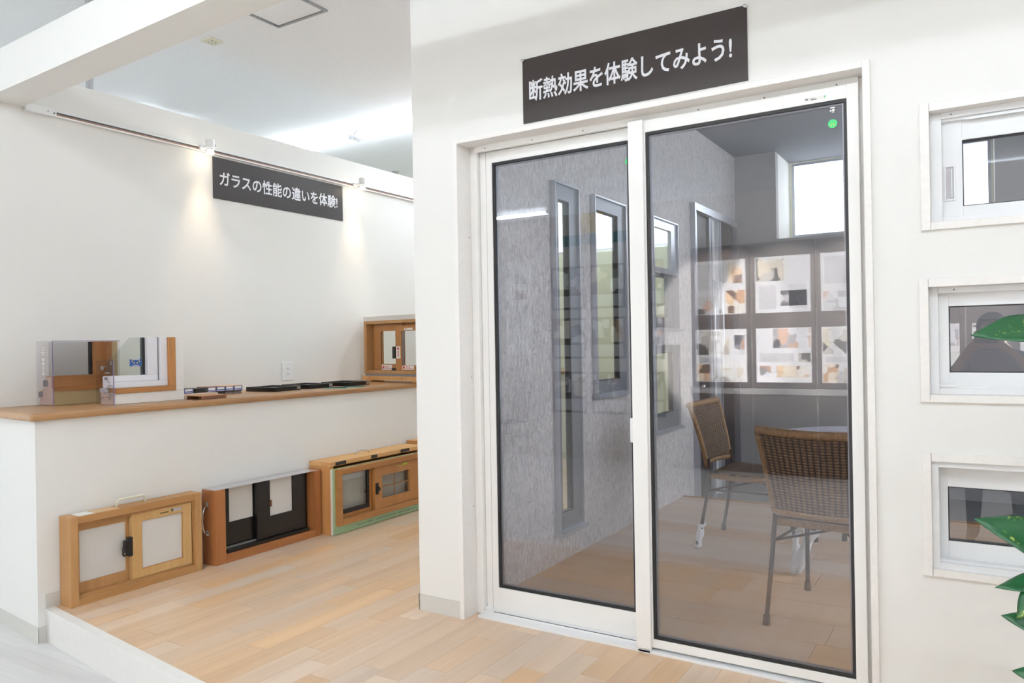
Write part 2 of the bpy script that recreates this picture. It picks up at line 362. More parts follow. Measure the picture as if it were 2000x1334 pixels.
# platform floor of planks
fl = struct('floor', prism(bm_(), [(XH, step_y(XH)+.02), (2.6, step_y(2.6)+.02), (2.6, YG), (XE, YG), (XE, YX), (XU, YX), (XU, 2.3), (XH, 2.3)], -.10, -.004), 'groove_dark', 'pale maple plank floor of the raised display platform', 'floor')
unit = bm_(); box(unit, 0, 1, 0, 1, -.01, 0)
plank_me = bpy.data.meshes.new('plank'); unit.to_mesh(plank_me); unit.free(); plank_me.materials.append(MATS['floor_maple'])
PWD = .1125; x = XH + .0
k = 0
while x < 2.5:
    y1 = YX if x < XE-.02 else YG - .07
    y = step_y(x + PWD) + .02 - random.uniform(0, .35); y0c = step_y(x) + .012
    while y < y1:
        ln = random.choice((.38, .52, .61, .74, .9)) * random.uniform(.92, 1.08); ya = max(y, y0c); yb = min(y + ln, y1)
        if yb - ya > .03:
            o = bpy.data.objects.new('plank', plank_me); COL.objects.link(o); o.parent = fl; o.location = (x, ya, 0)
            xe = min(PWD - .0008, (XE if x < XE < x + PWD and ya > YG else 99) - x)
            o.scale = (xe, yb - ya - .0012, 1)
            k += 1
        y += ln
    x += PWD
# step riser with nosing
bm = bm_(); p = lambda x, d: (x, step_y(x) + d)
prism(bm, [p(XH, 0), p(2.6, 0), p(2.6, .02), p(XH, .02)], LOW, -.002); prism(bm, [p(XH, -.004), p(2.6, -.004), p(2.6, .040), p(XH, .040)], -.03, .004)
struct('trim_1', bm, 'trim_white', 'white riser and nosing along the platform step', 'step')
# half wall (thick low wall under the counter) with a slanted end, and the tall display wall behind it
def end_y(x): return 1.905 - .108*(x + 3.9)
bm = prism(bm_(), [(XU-.12, end_y(XU-.12)), (XH, end_y(XH)), (XH, YX), (XU-.12, YX)], LOW, .917)
struct('wall_left_low', bm, 'wallpaper', 'low white half wall carrying the wooden counter', 'wall')
struct('wall_left', B(XU-.12, XU, 1.99, YX, .90, 2.83), 'wallpaper', 'tall off-white display wall behind the wooden counter', 'wall')
bm = bm_(); box(bm, XH, XH+.004, 1.942, YX-.1, 0, .07)
struct('baseboard_left', bm, 'baseboard_vinyl', 'pale grey vinyl baseboard along the half wall above the plank floor', 'baseboard')
bm = prism(bm_(), [(XU-.12, end_y(XU-.12)-.004), (XH+.004, end_y(XH)-.004), (XH+.004, end_y(XH)+.0), (XU-.12, end_y(XU-.12))], LOW, LOW+.075)
prism(bm, [(XH, end_y(XH)-.002), (XH+.004, end_y(XH)-.002), (XH+.004, 1.938), (XH, 1.938)], LOW, LOW+.075)
struct('baseboard_end', bm, 'baseboard_vinyl', 'pale grey vinyl baseboard wrapping the half wall end at the lower floor', 'baseboard')
# suspended beam (slightly skewed)
def beam_y(x): return 1.995 - .04*(x + 4.42)
struct('trim_2', prism(bm_(), [(-7.5, beam_y(-7.5)), (2.4, beam_y(2.4)), (2.4, beam_y(2.4)+.185), (-7.5, beam_y(-7.5)+.185)], 2.625, 2.85), 'wallpaper', 'white suspended beam crossing above the step', 'beam')
# door wall
wall('wall_front', 'y', XE, 2.6, 0, 3.12, YW, YG, [(-2.045, -.318, 0, 2.185), (-.165, .56, 1.602, 2.005), (-.172, .56, 1.043, 1.436), (-.172, .56, .477, .870)], 'wallpaper', 'bright white wall around the large sliding glass door')
bm = bm_(); box(bm, XE-.004, -2.05, YW-.004, YW, 0, .075); box(bm, XE-.004, XE, YW-.004, YG, 0, .075); box(bm, -.313, 2.6, YW-.004, YW, 0, .075)
struct('baseboard_front', bm, 'baseboard_vinyl', 'pale grey baseboard at the foot of the door wall', 'baseboard')
# inner room
WIN = {'a': (3.79, 4.095, .175, 2.177), 'b': (4.31, 4.80, .92, 2.18), 'c': (5.30, 5.83, 1.348, 2.18), 'd': (5.30, 5.83, .583, 1.234)}
wall('wall_front_right', 'y', 1.7, 4.0, LOW-.05, CEIL, YG, YG+.12, [], 'wallpaper', 'plain white wall continuing right of the door wall, out of view')
wall('wall_front_upper', 'y', -2.29, 1.7, 3.12, CEIL, YG, YG+.12, [], 'wallpaper', 'white upper wall closing the gap above the glass room')
wall('wall_siding', 'x', YG, YB+.1, LOW, 3.07, XS0, XS1, [(a+.004, b-.004, c+.004, d-.004) for a, b, c, d in WIN.values()] + [(6.225, 7.525, LOW, 2.41)], 'siding_render', 'rough grey-lavender siding wall inside the glass room')
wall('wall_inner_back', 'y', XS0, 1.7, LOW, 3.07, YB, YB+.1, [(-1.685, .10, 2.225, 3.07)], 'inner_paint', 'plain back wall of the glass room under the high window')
bm = bm_(); box(bm, -1.785, -1.685, YB+.1, YX, 2.2, 3.12); box(bm, .10, .20, YB+.1, YX, 2.2, 3.12); box(bm, -1.685, .10, YB+.1, YX, 2.15, 2.225)
struct('trim_3', bm, 'wallpaper', 'deep white reveal around the high back window', 'window reveal')
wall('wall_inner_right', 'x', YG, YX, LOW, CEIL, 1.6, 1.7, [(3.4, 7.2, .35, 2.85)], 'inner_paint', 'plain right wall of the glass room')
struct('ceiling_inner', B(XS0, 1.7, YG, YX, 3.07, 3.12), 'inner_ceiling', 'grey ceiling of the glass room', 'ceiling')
fi = struct('floor_inner', B(XS1, 1.6, YG, 5.93, -.10, -.004), 'groove_dark', 'dim maple board floor inside the glass room', 'floor')
unit = bm_(); box(unit, 0, 1, 0, 1, -.01, 0)
bd_me = bpy.data.meshes.new('floorboard'); unit.to_mesh(bd_me); unit.free(); bd_me.materials.append(MATS['inner_maple'])
y = YG + .06; r = 0
while y < 5.9:
    x = XS1 - random.uniform(0, 1.2)
    while x < 1.6:
        xa = max(x, XS1); xb = min(x + 1.82, 1.6)
        if xb - xa > .05:
            o = bpy.data.objects.new('floorboard', bd_me); COL.objects.link(o); o.parent = fi; o.location = (xa, y, 0); o.scale = (xb-xa-.002, min(.252, 5.93-y) - .003, 1)
        x += 1.82
    y += .252
struct('floor_entrance', B(XS0, 1.6, 5.93, YB, LOW-.05, LOW), 'concrete', 'grey concrete entrance floor behind the plank floor', 'floor')
struct('trim_4', B(XS1, 1.6, 5.93, 5.96, LOW, .006), 'pine_tan', 'wooden edge strip where the inner floor drops', 'step')

# high windows in the end wall
t = thing('window_11', 'added wide side window brightening the glass room, out of view', 'window', (1.65, 5.3, .35), kind='structure')  # unseen window added to brighten the glass room
obj('window_frame', PF('x', 3.4, 7.2, .35, 2.85, 1.61, 1.68, .04), 'aluminium', t); obj('pane', PB('x', 3.43, 7.17, .38, 2.82, 1.642, 1.648), 'outer_glass', t)
def clerestory(n, a0, a1, b0, b1, lab):
    t = thing('window_%d' % n, lab, 'window', ((a0+a1)/2, YX+.02, b0), kind='structure')
    obj('window_frame', PF('y', a0, a1, b0, b1, YX+.01, YX+.07, .025), 'aluminium_light', t)
    if a1-a0 > 2: obj('mullion', PB('y', (a0+a1)/2-.015, (a0+a1)/2+.015, b0+.025, b1-.025, YX+.015, YX+.065), 'aluminium_light', t)
    obj('pane', PB('y', a0+.02, a1-.02, b0+.02, b1-.02, YX+.035, YX+.041), 'outer_glass', t)
clerestory(8, -1.66, .08, 2.30, 3.06, 'bright high window at the back of the glass room')
clerestory(9, -4.5, -2.3, 2.34, 3.2, 'bright high window at the end of the display corridor')
t = thing('window_10', 'big shop window in the far side wall, out of view', 'window', (-8.55, -2.3, .05), kind='structure')
obj('window_frame', PF('x', -5.0, .2, .25, 2.45, -8.58, -8.52, .05), 'aluminium', t)
obj('pane', PB('x', -4.96, .16, .29, 2.41, -8.556, -8.55), 'outer_glass', t)

# ================================================================== SLIDING DOOR
d = thing('door_1', 'large white sliding glass door with two tall panes', 'door', (-1.18, 2.93, 0), kind='structure')
cs = obj('casing', PF('y', -2.05, -.313, 0, 2.19, YW-.012, 2.925, .024, .024, 0, .024), 'casing_white', d, bevel=.002)
bm = PF('y', -2.026, -.337, 0, 2.166, 2.922, 3.05, .038, .024, .018, .022); obj('door_frame', bm, 'sash_cream', d, bevel=.0015)
bm = bm_(); box(bm, -1.99, -.36, 2.872, 2.925, 0, .012); box(bm, -1.99, -.36, 2.936, 2.94, .012, .026); box(bm, -1.99, -.36, 2.992, 2.996, .012, .026)
obj('sill_track', bm, 'sash_white', d, bevel=.001)
obj('sill_slot', B(-1.94, -1.21, 2.9255, 2.932, .0125, .0185), 'black_rubber', d)
bm = bm_(); box(bm, -1.99, -.36, 2.905, 2.922, 2.138, 2.166); obj('head_track', bm, 'sash_cream', d, bevel=.001)
for i in range(7): obj('screw', cyl(bm_(), (-1.93+i*.25, 2.9045, 2.15), (-1.93+i*.25, 2.9055, 2.15), .003), 'label_grey', d)
for z in (.5, 1.1, 1.75): obj('screw', cyl(bm_(), (-2.0255, 2.905, z), (-2.0265, 2.905, z), .003), 'label_grey', d)
# left sash (rear track)
sl = obj('sash', PF('y', -1.987, -1.165, .022, 2.142, 2.945, 2.985, .066, .075, .106, .052), 'sash_cream', d, 'left sliding sash', bevel=.0015)
obj('sash_groove', PB('y', -1.9535, -1.9515, .03, 2.14, 2.9445, 2.9455), 'label_greylight', sl)
obj('gasket', PF('y', -1.921, -1.24, .128, 2.09, 2.950, 2.98, .011), 'black_rubber', sl)
obj('pane', PB('y', -1.911, -1.25, .138, 2.08, 2.957, 2.975), 'door_glass', sl)
obj('spacer', PF('y', -1.910, -1.251, .139, 2.079, 2.9605, 2.9705, .006), 'aluminium', sl)
obj('latch_plate', PB('y', -1.262, -1.226, .072, .088, 2.943, 2.945), 'plastic_white', sl)
# right sash (front track)
sr = obj('sash', PF('y', -1.211, -.358, .022, 2.142, 2.887, 2.927, .066, .038, .034, .049), 'sash_cream', d, 'right sash in the front track', bevel=.0015)
obj('meeting_stile', PB('y', -1.2135, -1.150, .012, 2.142, 2.872, 2.888), 'sash_cream', sr, bevel=.002)
obj('gasket', PF('y', -1.145, -.396, .056, 2.093, 2.891, 2.924, .011), 'black_rubber', sr)
obj('pane', PB('y', -1.135, -.406, .066, 2.083, 2.898, 2.916), 'door_glass', sr)
obj('spacer', PF('y', -1.134, -.407, .067, 2.082, 2.9015, 2.9115, .006), 'aluminium', sr)
obj('handle', PB('y', -1.243, -1.209, .838, .938, 2.915, 2.935), 'plastic_white', sr, 'small white pull handle', bevel=.003)
obj('end_cap', PB('y', -1.205, -1.155, 0.004, .016, 2.872, 2.888), 'plastic_white', sr)
obj('corner_stop', B(-1.985, -1.952, 2.925, 2.945, .018, .034), 'plastic_white', d, bevel=.002)
# stickers on the right pane and its top rail
st = obj('sticker', cyl(bm_(), (-.444, 2.8976, 2.013), (-.444, 2.8972, 2.013), .0155, seg=24), 'label_green', sr, 'round green glass sticker')
obj('star', cyl(bm_(), (-.449, 2.8971, 2.008), (-.449, 2.8968, 2.008), .0025, seg=6), 'label_yellow', st); obj('star', cyl(bm_(), (-.440, 2.8971, 2.010), (-.440, 2.8968, 2.010), .0025, seg=6), 'label_yellow', st)
bm = bm_(); box(bm, -.452, -.436, 2.8971, 2.8974, 2.0675, 2.0715); cyl(bm, (-.441, 2.8974, 2.060), (-.441, 2.8971, 2.060), .005, seg=14)
cyl(bm, (-.450, 2.8974, 2.0595), (-.450, 2.8971, 2.0595), .003, seg=12); box(bm, -.446, -.437, 2.8971, 2.8974, 2.0510, 2.0525)
obj('glass_mark', bm, 'label_white', sr, 'tiny white printed marks in the glass corner', kind='stuff')
rl = obj('rail_label', B(-.535, -.462, 2.8862, 2.887, 2.103, 2.116), 'label_white', sr, 'small printed label on the top rail')
bm = bm_(); box(bm, -.533, -.523, 2.8858, 2.8862, 2.107, 2.113); box(bm, -.519, -.50, 2.8858, 2.8862, 2.111, 2.1125); box(bm, -.514, -.494, 2.8858, 2.8862, 2.105, 2.1085); obj('print', bm, 'label_grey', rl, kind='stuff')
bm = bm_(); box(bm, -.4685, -.4670, 2.8858, 2.8862, 2.105, 2.114); box(bm, -.4670, -.464, 2.8858, 2.8862, 2.110, 2.114); obj('print', bm, 'label_green', rl, kind='stuff')
obj('sticker', cyl(bm_(), (-1.249, 2.9565, 2.005), (-1.249, 2.956, 2.005), .014, seg=20), 'label_green', sl)

# ================================================================== SMALL WINDOWS IN THE DOOR WALL
def small_window(n, a0, b0, b1, fa, ga, g0, g1, kind, lab):
    a1 = .57
    w = thing('window_%d' % n, lab, 'window', (.2, 2.88, b0), kind='structure')
    obj('casing', PB('y', a0, a0+.027, b0, b1, YW-.014, 2.868), 'casing_white', w, bevel=.0015); obj('casing', PB('y', a1-.027, a1, b0, b1, YW-.014, 2.868), 'casing_white', w, bevel=.0015)
    obj('casing', PB('y', a0+.0275, a1-.0275, b1-.027, b1, YW-.012, 2.868), 'casing_white', w, bevel=.0015); obj('casing', PB('y', a0+.0275, a1-.0275, b0, b0+.024, YW-.012, 2.868), 'casing_white', w, bevel=.0015)
    fw_ = fa - a0 - .027 + .006
    obj('window_frame', PF('y', a0+.027, a1-.027, b0+.024, b1-.027, 2.862 if kind != 'deep' else YW+.004, 2.97, fw_, .018, .020, .020), 'sash_white', w, bevel=.001)
    sa = fa
    s = obj('sash', PF('y', sa, a1-.045, b0+.042, b1-.045, 2.888, 2.925, ga-sa, .05, g0-b0-.042, b1-.045-g1), 'sash_white', w, bevel=.001)
    obj('gasket', PF('y', ga, a1-.095, g0, g1, 2.893, 2.92, .003), 'black_rubber', s)
    obj('pane', PB('y', ga+.001, a1-.096, g0+.001, g1-.001, 2.9, 2.916), 'window_glass', s)
    bm = bm_(); bm2 = bm_()
    if kind == 'slide':
        h = obj('pull', PF('y', -.103, -.071, 1.697, 1.812, 2.882, 2.889, .005), 'plastic_white', s, 'recessed white pull', bevel=.001)
        obj('recess', PB('y', -.098, -.076, 1.702, 1.807, 2.886, 2.8885), 'label_greylight', h); obj('pull_bar', PB('y', -.083, -.080, 1.709, 1.800, 2.880, 2.887), 'plastic_white', h)
        box(bm, -.138, .54, 2.872, 2.888, 1.955, 1.966); box(bm2, -.04, .54, 2.866, 2.872, 1.951, 1.958)
    elif kind == 'mid':
        box(bm, a0+.046, .54, 2.874, 2.888, b0+.040, b0+.050); box(bm2, a0+.046, -.08, 2.868, 2.878, b0+.047, b0+.056)
    else:
        box(bm, a0+.046, .54, 2.85, 2.888, b0+.040, b0+.05); box(bm2, a0+.046, .54, 2.83, 2.85, b0+.040, b0+.0445)
    obj('rail', bm, 'sash_white', w, bevel=.001); obj('rail', bm2, 'sash_white', w)
    for i in range(3): obj('screw', cyl(bm_(), (-.08+i*.2, 2.8615, b1-.036), (-.08+i*.2, 2.8625, b1-.036), .0025), 'label_grey', w)
small_window(1, -.168, 1.598, 2.010, -.114, -.051, 1.676, 1.892, 'slide', 'small white sliding window with a recessed pull, topmost of three')
small_window(2, -.178, 1.039, 1.440, -.132, -.097, 1.133, 1.351, 'mid', 'small white window with dark reflective pane, middle of three')
small_window(3, -.178, .473, .874, -.137, -.108, .578, .757, 'deep', 'small white deep-framed window, lowest of three')

# ================================================================== ALUMINIUM WINDOWS IN THE SIDING
def alu(n, key, glz, lab, mid=None):
    a0, a1, b0, b1 = WIN[key]; w = thing('window_%d' % n, lab, 'window', (XS1, (a0+a1)/2, b0), kind='structure')
    obj('window_frame', PF('x', a0, a1, b0, b1, -2.128, -2.045, .010), 'aluminium_light', w)
    ga, gb, g0, g1 = glz
    if mid is None:
        s = obj('sash', PF('x', a0+.01, a1-.01, b0+.01, b1-.01, -2.105, -2.060, ga-a0-.01, a1-.01-gb, g0-b0-.01, b1-.01-g1), 'aluminium', w)
        obj('gasket', PF('x', ga, gb, g0, g1, -2.10, -2.066, .005), 'black_rubber', s); obj('pane', PB('x', ga+.003, gb-.003, g0+.003, g1-.003, -2.085, -2.078), 'alu_glass', s)
    else:
        for q, (l, h, dd) in enumerate(((mid, b1-.01, -2.060), (b0+.01, mid+.02, -2.095))):
            s = obj('sash', PF('x', a0+.01, a1-.01, l, h, dd-.03, dd, ga-a0-.01, a1-.01-gb, .04 if q == 0 else g0-b0-.01, .045 if q else h-g1), 'aluminium_light' if q == 0 else 'aluminium', w)
            obj('pane', PB('x', ga-.002, gb+.002, l+.03, h-.03, dd-.018, dd-.012), 'alu_glass', s)
    obj('window_sill', PB('x', a0-.012, a1+.012, b0-.018, b0+.004, -2.10, -2.02), 'aluminium_light', w, bevel=.002)
alu(4, 'a', (3.848, 3.982, .275, 2.08), 'tall narrow grey aluminium window reaching near the floor')
alu(5, 'b', (4.352, 4.685, 1.01, 2.09), 'medium tall grey aluminium window on the siding')
alu(6, 'c', (5.35, 5.70, 1.44, 2.108), 'double-hung silver window half hidden by the door stile', mid=1.77)
alu(7, 'd', (5.35, 5.70, .708, 1.168), 'square grey window under the double-hung window')
w = thing('door_2', 'silver framed entrance door with dark panels at the far end of the siding', 'door', (XS1, 6.87, LOW), kind='structure')
obj('door_frame', PF('x', 6.22, 7.53, LOW, 2.415, -2.14, -2.035, .035, .035, 0, .06), 'aluminium_light', w)
obj('frame_edge', PB('x', 6.255, 6.34, LOW, 2.355, -2.12, -2.06), 'aluminium_light', w)
obj('door_panel', PB('x', 6.34, 6.70, LOW, 2.355, -2.12, -2.085), 'dark_panel', w); obj('door_panel', PB('x', 7.06, 7.47, LOW, 2.355, -2.12, -2.085), 'dark_panel', w)
for a, b_, m in ((6.70, 6.745, 'aluminium_light'), (6.765, 6.80, 'aluminium_light'), (6.96, 7.0, 'aluminium_light'), (7.02, 7.06, 'aluminium_light')): obj('stile', PB('x', a, b_, LOW, 2.355, -2.12, -2.065), m, w)
obj('pane', PB('x', 6.80, 6.96, LOW, 2.355, -2.105, -2.098), 'frosted', w)
for a in (6.752, 7.008): obj('pull_bar', tube(bm_(), [(-2.07, a, .9), (-2.04, a, .92), (-2.04, a, 1.78), (-2.07, a, 1.8)], .008), 'chrome', w, smooth=True)
kn = obj('knob', cyl(bm_(), (-2.085, 6.42, .86), (-2.035, 6.42, .86), .028, .022, seg=14), 'chrome', w, smooth=True)

# ================================================================== COUNTER WALL
ZC = .955
bm = prism(bm_(), [(XU, end_y(XU)-.03), (-3.868, end_y(-3.868)-.03), (-3.868, YX), (XU, YX)], .917, ZC)
tag(obj('worktop', bm, 'oak_counter', bevel=.012), 'long oiled oak counter top along the display wall', 'counter')
# lighting track
t = thing('lighting_track', 'white lighting track screwed to the display wall above the dark sign', 'track', (XU, 4.5, 2.61))
obj('rail', B(XU, XU+.02, 2.33, 7.2, 2.607, 2.647), 'metal_white', t, bevel=.002)
obj('slot', B(XU+.0195, XU+.0208, 2.36, 7.19, 2.624, 2.634), 'track_groove', t); obj('conductor_strip', B(XU+.0195, XU+.0206, 2.36, 7.19, 2.617, 2.623), 'copper_strip', t)
fb = obj('feed_box', B(XU, XU+.026, 2.19, 2.33, 2.604, 2.649), 'plastic_white', t, bevel=.003)
obj('screw', cyl(bm_(), (XU+.0255, 2.31, 2.628), (XU+.027, 2.31, 2.628), .003), 'hole_dark', fb); obj('screw', cyl(bm_(), (XU+.02, 2.347, 2.626), (XU+.0215, 2.347, 2.626), .004), 'hole_dark', t)
def spotlight(y, lab):
    xs = XU + .115; t = thing('track_spotlight', lab, 'spotlight', (XU+.02, y, 2.628), group='spotlights on the display wall track')
    obj('adaptor', cyl(bm_(), (XU+.018, y, 2.628), (XU+.05, y, 2.628), .02, .018, seg=16), 'plastic_white', t, smooth=True)
    obj('arm', tube(bm_(), [(XU+.045, y, 2.624), (XU+.06, y, 2.622), (xs-.03, y+.004, 2.632)], .011, 10), 'plastic_white', t, smooth=True)
    h = obj('housing', cyl(bm_(), (xs, y, 2.612), (xs, y, 2.672), .031, .029, seg=24), 'metal_white', t, bevel=.004)
    obj('cap', cyl(bm_(), (xs, y, 2.672), (xs, y, 2.677), .02, .012, seg=20), 'metal_white', h)
    obj('knob', cyl(bm_(), (xs, y+.03, 2.64), (xs, y+.04, 2.64), .008, seg=12), 'screw_metal', h)
    obj('collar', cyl(bm_(), (xs, y, 2.604), (xs, y, 2.613), .024, .026, seg=20), 'screw_metal', t)
    obj('glass_cup', cyl(bm_(), (xs, y, 2.574), (xs, y, 2.606), .033, .026, seg=24, cap=False), 'clear_glass', t, smooth=True)
    obj('bulb', cyl(bm_(), (xs, y, 2.577), (xs, y, 2.601), .027, .02, seg=20), 'lamp_glow', t, 'glowing halogen bulb', smooth=True)
    l = bpy.data.lights.new('spot_beam', 'SPOT'); l.energy = SPOT_W; l.color = (1, .76, .5); l.spot_size = math.radians(52); l.spot_blend = 1; l.shadow_soft_size = .05
    o = bpy.data.objects.new('spot_beam', l); COL.objects.link(o); o.parent = t; o.location = Vector((xs, y, 2.57)) - Vector(t.location); o.rotation_euler = (0, math.radians(5), 0)
spotlight(3.315, 'white track spotlight at the left end of the dark display-wall sign')
spotlight(4.80, 'white track spotlight at the right end of the dark display-wall sign')

# signs with lettering
def lettering(body, width, height, m, parent, org, ux, nrm, zc):
    c = bpy.data.curves.new('lettering', 'FONT'); c.body = body; c.bevel_depth = .021; c.bevel_resolution = 1; c.resolution_u = 3
    o = bpy.data.objects.new('lettering', c); COL.objects.link(o); bpy.context.view_layer.update()
    me = bpy.data.meshes.new_from_object(o.evaluated_get(bpy.context.evaluated_depsgraph_get())); bpy.data.objects.remove(o)
    xs = [v.co.x for v in me.vertices]; ys = [v.co.y for v in me.vertices]; sx = width/(max(xs)-min(xs)); sy = height/(max(ys)-min(ys)); my = (max(ys)+min(ys))/2; mn = min(xs)
    base = Vector(org) - root_loc(parent)
    for v in me.vertices: v.co = base + Vector(ux)*((v.co.x-mn)*sx) + Vector((0, 0, 1))*((v.co.y-my)*sy + zc - org[2]) + Vector(nrm)*(.0009 + v.co.z*.03)
    me.materials.clear(); me.materials.append(MATS[m]); o = bpy.data.objects.new('lettering', me); COL.objects.link(o); o.parent = parent; o['label'] = 'white rounded Japanese lettering'; return o
s1 = thing('sign', 'dark brown sign with white lettering above the sliding glass door', 'sign', (-1.2, YW, 2.2))
obj('panel', B(-1.673, -.718, YW-.006, YW, 2.2, 2.475), 'sign_brown', s1)
lettering('断熱効果を体験してみよう!', .868, .093, 'sign_letter', s1, (-1.641, YW-.006, 2.3), (1, 0, 0), (0, -1, 0), 2.333)
for x in (-1.668, -.722): obj('screw_cap', cyl(bm_(), (x, YW-.018, 2.469), (x, YW-.006, 2.469), .006, .008, seg=12), 'chrome', s1, smooth=True)
s2 = thing('sign', 'dark brown sign with white lettering under the lighting track', 'sign', (XU, 4.05, 2.305))
obj('panel', B(XU, XU+.006, 3.418, 4.677, 2.306, 2.596), 'sign_brown', s2)
lettering('ガラスの性能の違いを体験!', 1.148, .104, 'sign_letter', s2, (XU+.006, 3.468, 2.4), (0, 1, 0), (1, 0, 0), 2.452)
obj('screw_cap', cyl(bm_(), (XU+.006, 4.668, 2.588), (XU+.016, 4.668, 2.588), .008, .006, seg=12), 'chrome', s2)

# wall outlet
t = thing('wall_outlet', 'white double wall outlet above the counter', 'outlet', (XU, 4.058, 1.0))
pl = obj('plate', B(XU, XU+.008, 4.0, 4.116, 1.003, 1.143), 'plastic_white', t, bevel=.004)
ins = obj('insert', B(XU+.007, XU+.010, 4.036, 4.08, 1.028, 1.118), 'plastic_white', t, bevel=.001)
for z in (1.052, 1.094):
    for y in (4.05, 4.064): obj('slot', B(XU+.0098, XU+.0104, y, y+.003, z-.006, z+.006), 'hole_dark', ins)

# ---- clear-cased wooden window corner sample
t = thing('window_corner_sample', 'wooden window corner sample inside a smoky clear acrylic case', 'window sample', (-4.42, 2.40, ZC))
obj('base', B(-4.50, -4.348, 2.228, 2.590, ZC+.002, 1.034), 'olive_paint', t, 'olive painted base block')
obj('side_post', B(-4.42, -4.348, 2.556, 2.590, 1.034, 1.308), 'olive_paint', t)
obj('sill_strip', B(-4.44, -4.342, 2.228, 2.556, 1.034, 1.054), 'oak_orange', t); obj('sill_strip', B(-4.44, -4.36, 2.228, 2.53, 1.054, 1.072), 'oak_orange', t)
obj('sash_rail', B(-4.43, -4.37, 2.228, 2.50, 1.072, 1.118), 'oak_orange', t); obj('sash_stile', B(-4.43, -4.37, 2.468, 2.506, 1.118, 1.308), 'oak_orange_v', t)
obj('frame_stile', B(-4.44, -4.356, 2.506, 2.532, 1.072, 1.308), 'oak_orange_v', t); obj('frame_stile', B(-4.44, -4.345, 2.532, 2.556, 1.054, 1.308), 'oak_orange_v', t)
obj('pane', B(-4.41, -4.398, 2.232, 2.468, 1.118, 1.306), 'grey_glass', t); obj('spacer', B(-4.412, -4.396, 2.452, 2.468, 1.118, 1.306), 'black_rubber', t)
sec = obj('cut_end', B(-4.49, -4.352, 2.222, 2.228, ZC+.002, 1.02), 'cut_section', t, 'pale sawn cross-section')
for x in (-4.465, -4.38): obj('screw', cyl(bm_(), (x, 2.2215, .985), (x, 2.2185, .985), .004, seg=10), 'chrome', sec)
obj('cut_end', B(-4.455, -4.36, 2.222, 2.228, 1.02, 1.05), 'cut_section', t); obj('cut_end', B(-4.43, -4.372, 2.222, 2.228, 1.05, 1.112), 'cut_section', t); obj('gasket_end', B(-4.45, -4.40, 2.221, 2.229, 1.06, 1.095), 'label_grey', t); obj('gasket_end', B(-4.50, -4.455, 2.221, 2.229, 1.0, 1.03), 'label_grey', t)
c = bm_(); box(c, -4.505, -4.335, 2.214, 2.217, ZC, 1.312); box(c, -4.338, -4.335, 2.217, 2.596, ZC+.001, 1.312); box(c, -4.505, -4.338, 2.217, 2.596, 1.309, 1.312)
ac = obj('acrylic_case', c, 'clear_acrylic', t, 'smoky clear acrylic cover')
obj('case_edge', B(-4.3375, -4.3345, 2.2135, 2.2165, ZC+.001, 1.312), 'edge_violet', ac); obj('case_edge', B(-4.3375, -4.3345, 2.2165, 2.596, 1.3095, 1.3125), 'edge_violet', ac)
c = bm_()
for z, w in ((1.275, .014), (1.262, .01), (1.248, .022), (1.236, .012), (1.214, .011), (1.206, .012), (1.192, .011), (1.183, .014), (1.168, .009), (1.158, .013), (1.145, .011), (1.135, .012), (1.128, .013)): box(c, -4.43-w, -4.43+w, 2.2134, 2.2138, z-.0028, z+.0028)
obj('print', c, 'label_white', ac, 'rows of tiny white print on the case end', kind='stuff')

# ---- white window corner sample with triangular glass
t = thing('window_corner_sample', 'white-framed window corner sample with oak strip, slanted glass and blue sticker', 'window sample', (-4.13, 2.61, ZC))
obj('base', B(-4.20, -4.058, 2.402, 2.825, ZC+.001, 1.014), 'trim_white', t, 'white base board', bevel=.001)
obj('side_post', B(-4.20, -4.058, 2.768, 2.825, 1.0148, 1.327), 'trim_white', t, bevel=.001)
obj('oak_strip', B(-4.19, -4.052, 2.402, 2.768, 1.0145, 1.044), 'oak_orange', t, 'orange oak trim strip'); obj('oak_strip', B(-4.19, -4.052, 2.728, 2.768, 1.044, 1.327), 'oak_orange_v', t, 'orange oak trim strip')
obj('frame_rail', B(-4.18, -4.07, 2.402, 2.728, 1.044, 1.078), 'white_pvc', t, bevel=.003); obj('frame_stile', B(-4.18, -4.07, 2.682, 2.728, 1.078, 1.327), 'white_pvc', t, bevel=.003)
obj('sash_rail', B(-4.17, -4.085, 2.402, 2.676, 1.0785, 1.112), 'white_pvc', t, bevel=.003); obj('sash_stile', B(-4.17, -4.085, 2.615, 2.676, 1.112, 1.327), 'white_pvc', t, bevel=.003)
obj('gap_seal', B(-4.16, -4.09, 2.6765, 2.6815, 1.078, 1.328), 'black_rubber', t)
obj('pane', prism(bm_(), [(2.402, 1.112), (2.612, 1.112), (2.612, 1.327), (2.535, 1.327), (2.412, 1.205), (2.402, 1.19)], -4.135, -4.115, 'x'), 'clear_glass', t, 'slanted clear glass pane')
obj('spacer', B(-4.136, -4.114, 2.600, 2.614, 1.112, 1.326), 'black_rubber', t)
obj('cut_end', B(-4.19, -4.07, 2.397, 2.402, ZC+.001, 1.02), 'cut_section', t); obj('cut_end', B(-4.17, -4.08, 2.397, 2.402, 1.05, 1.11), 'white_pvc', t); obj('cut_end', B(-4.20, -4.12, 2.396, 2.402, 1.02, 1.045), 'label_greylight', t)
ac = obj('acrylic_sheet', B(-4.225, -4.053, 2.390, 2.393, ZC, 1.20), 'clear_acrylic', t, 'clear acrylic end sheet with print')
for x in (-4.175, -4.09): obj('screw', cyl(bm_(), (x, 2.390, .985), (x, 2.387, .985), .004, seg=10), 'chrome', ac)
obj('case_edge', B(-4.0555, -4.0525, 2.3895, 2.3935, ZC+.001, 1.20), 'edge_violet', ac)
c = bm_()
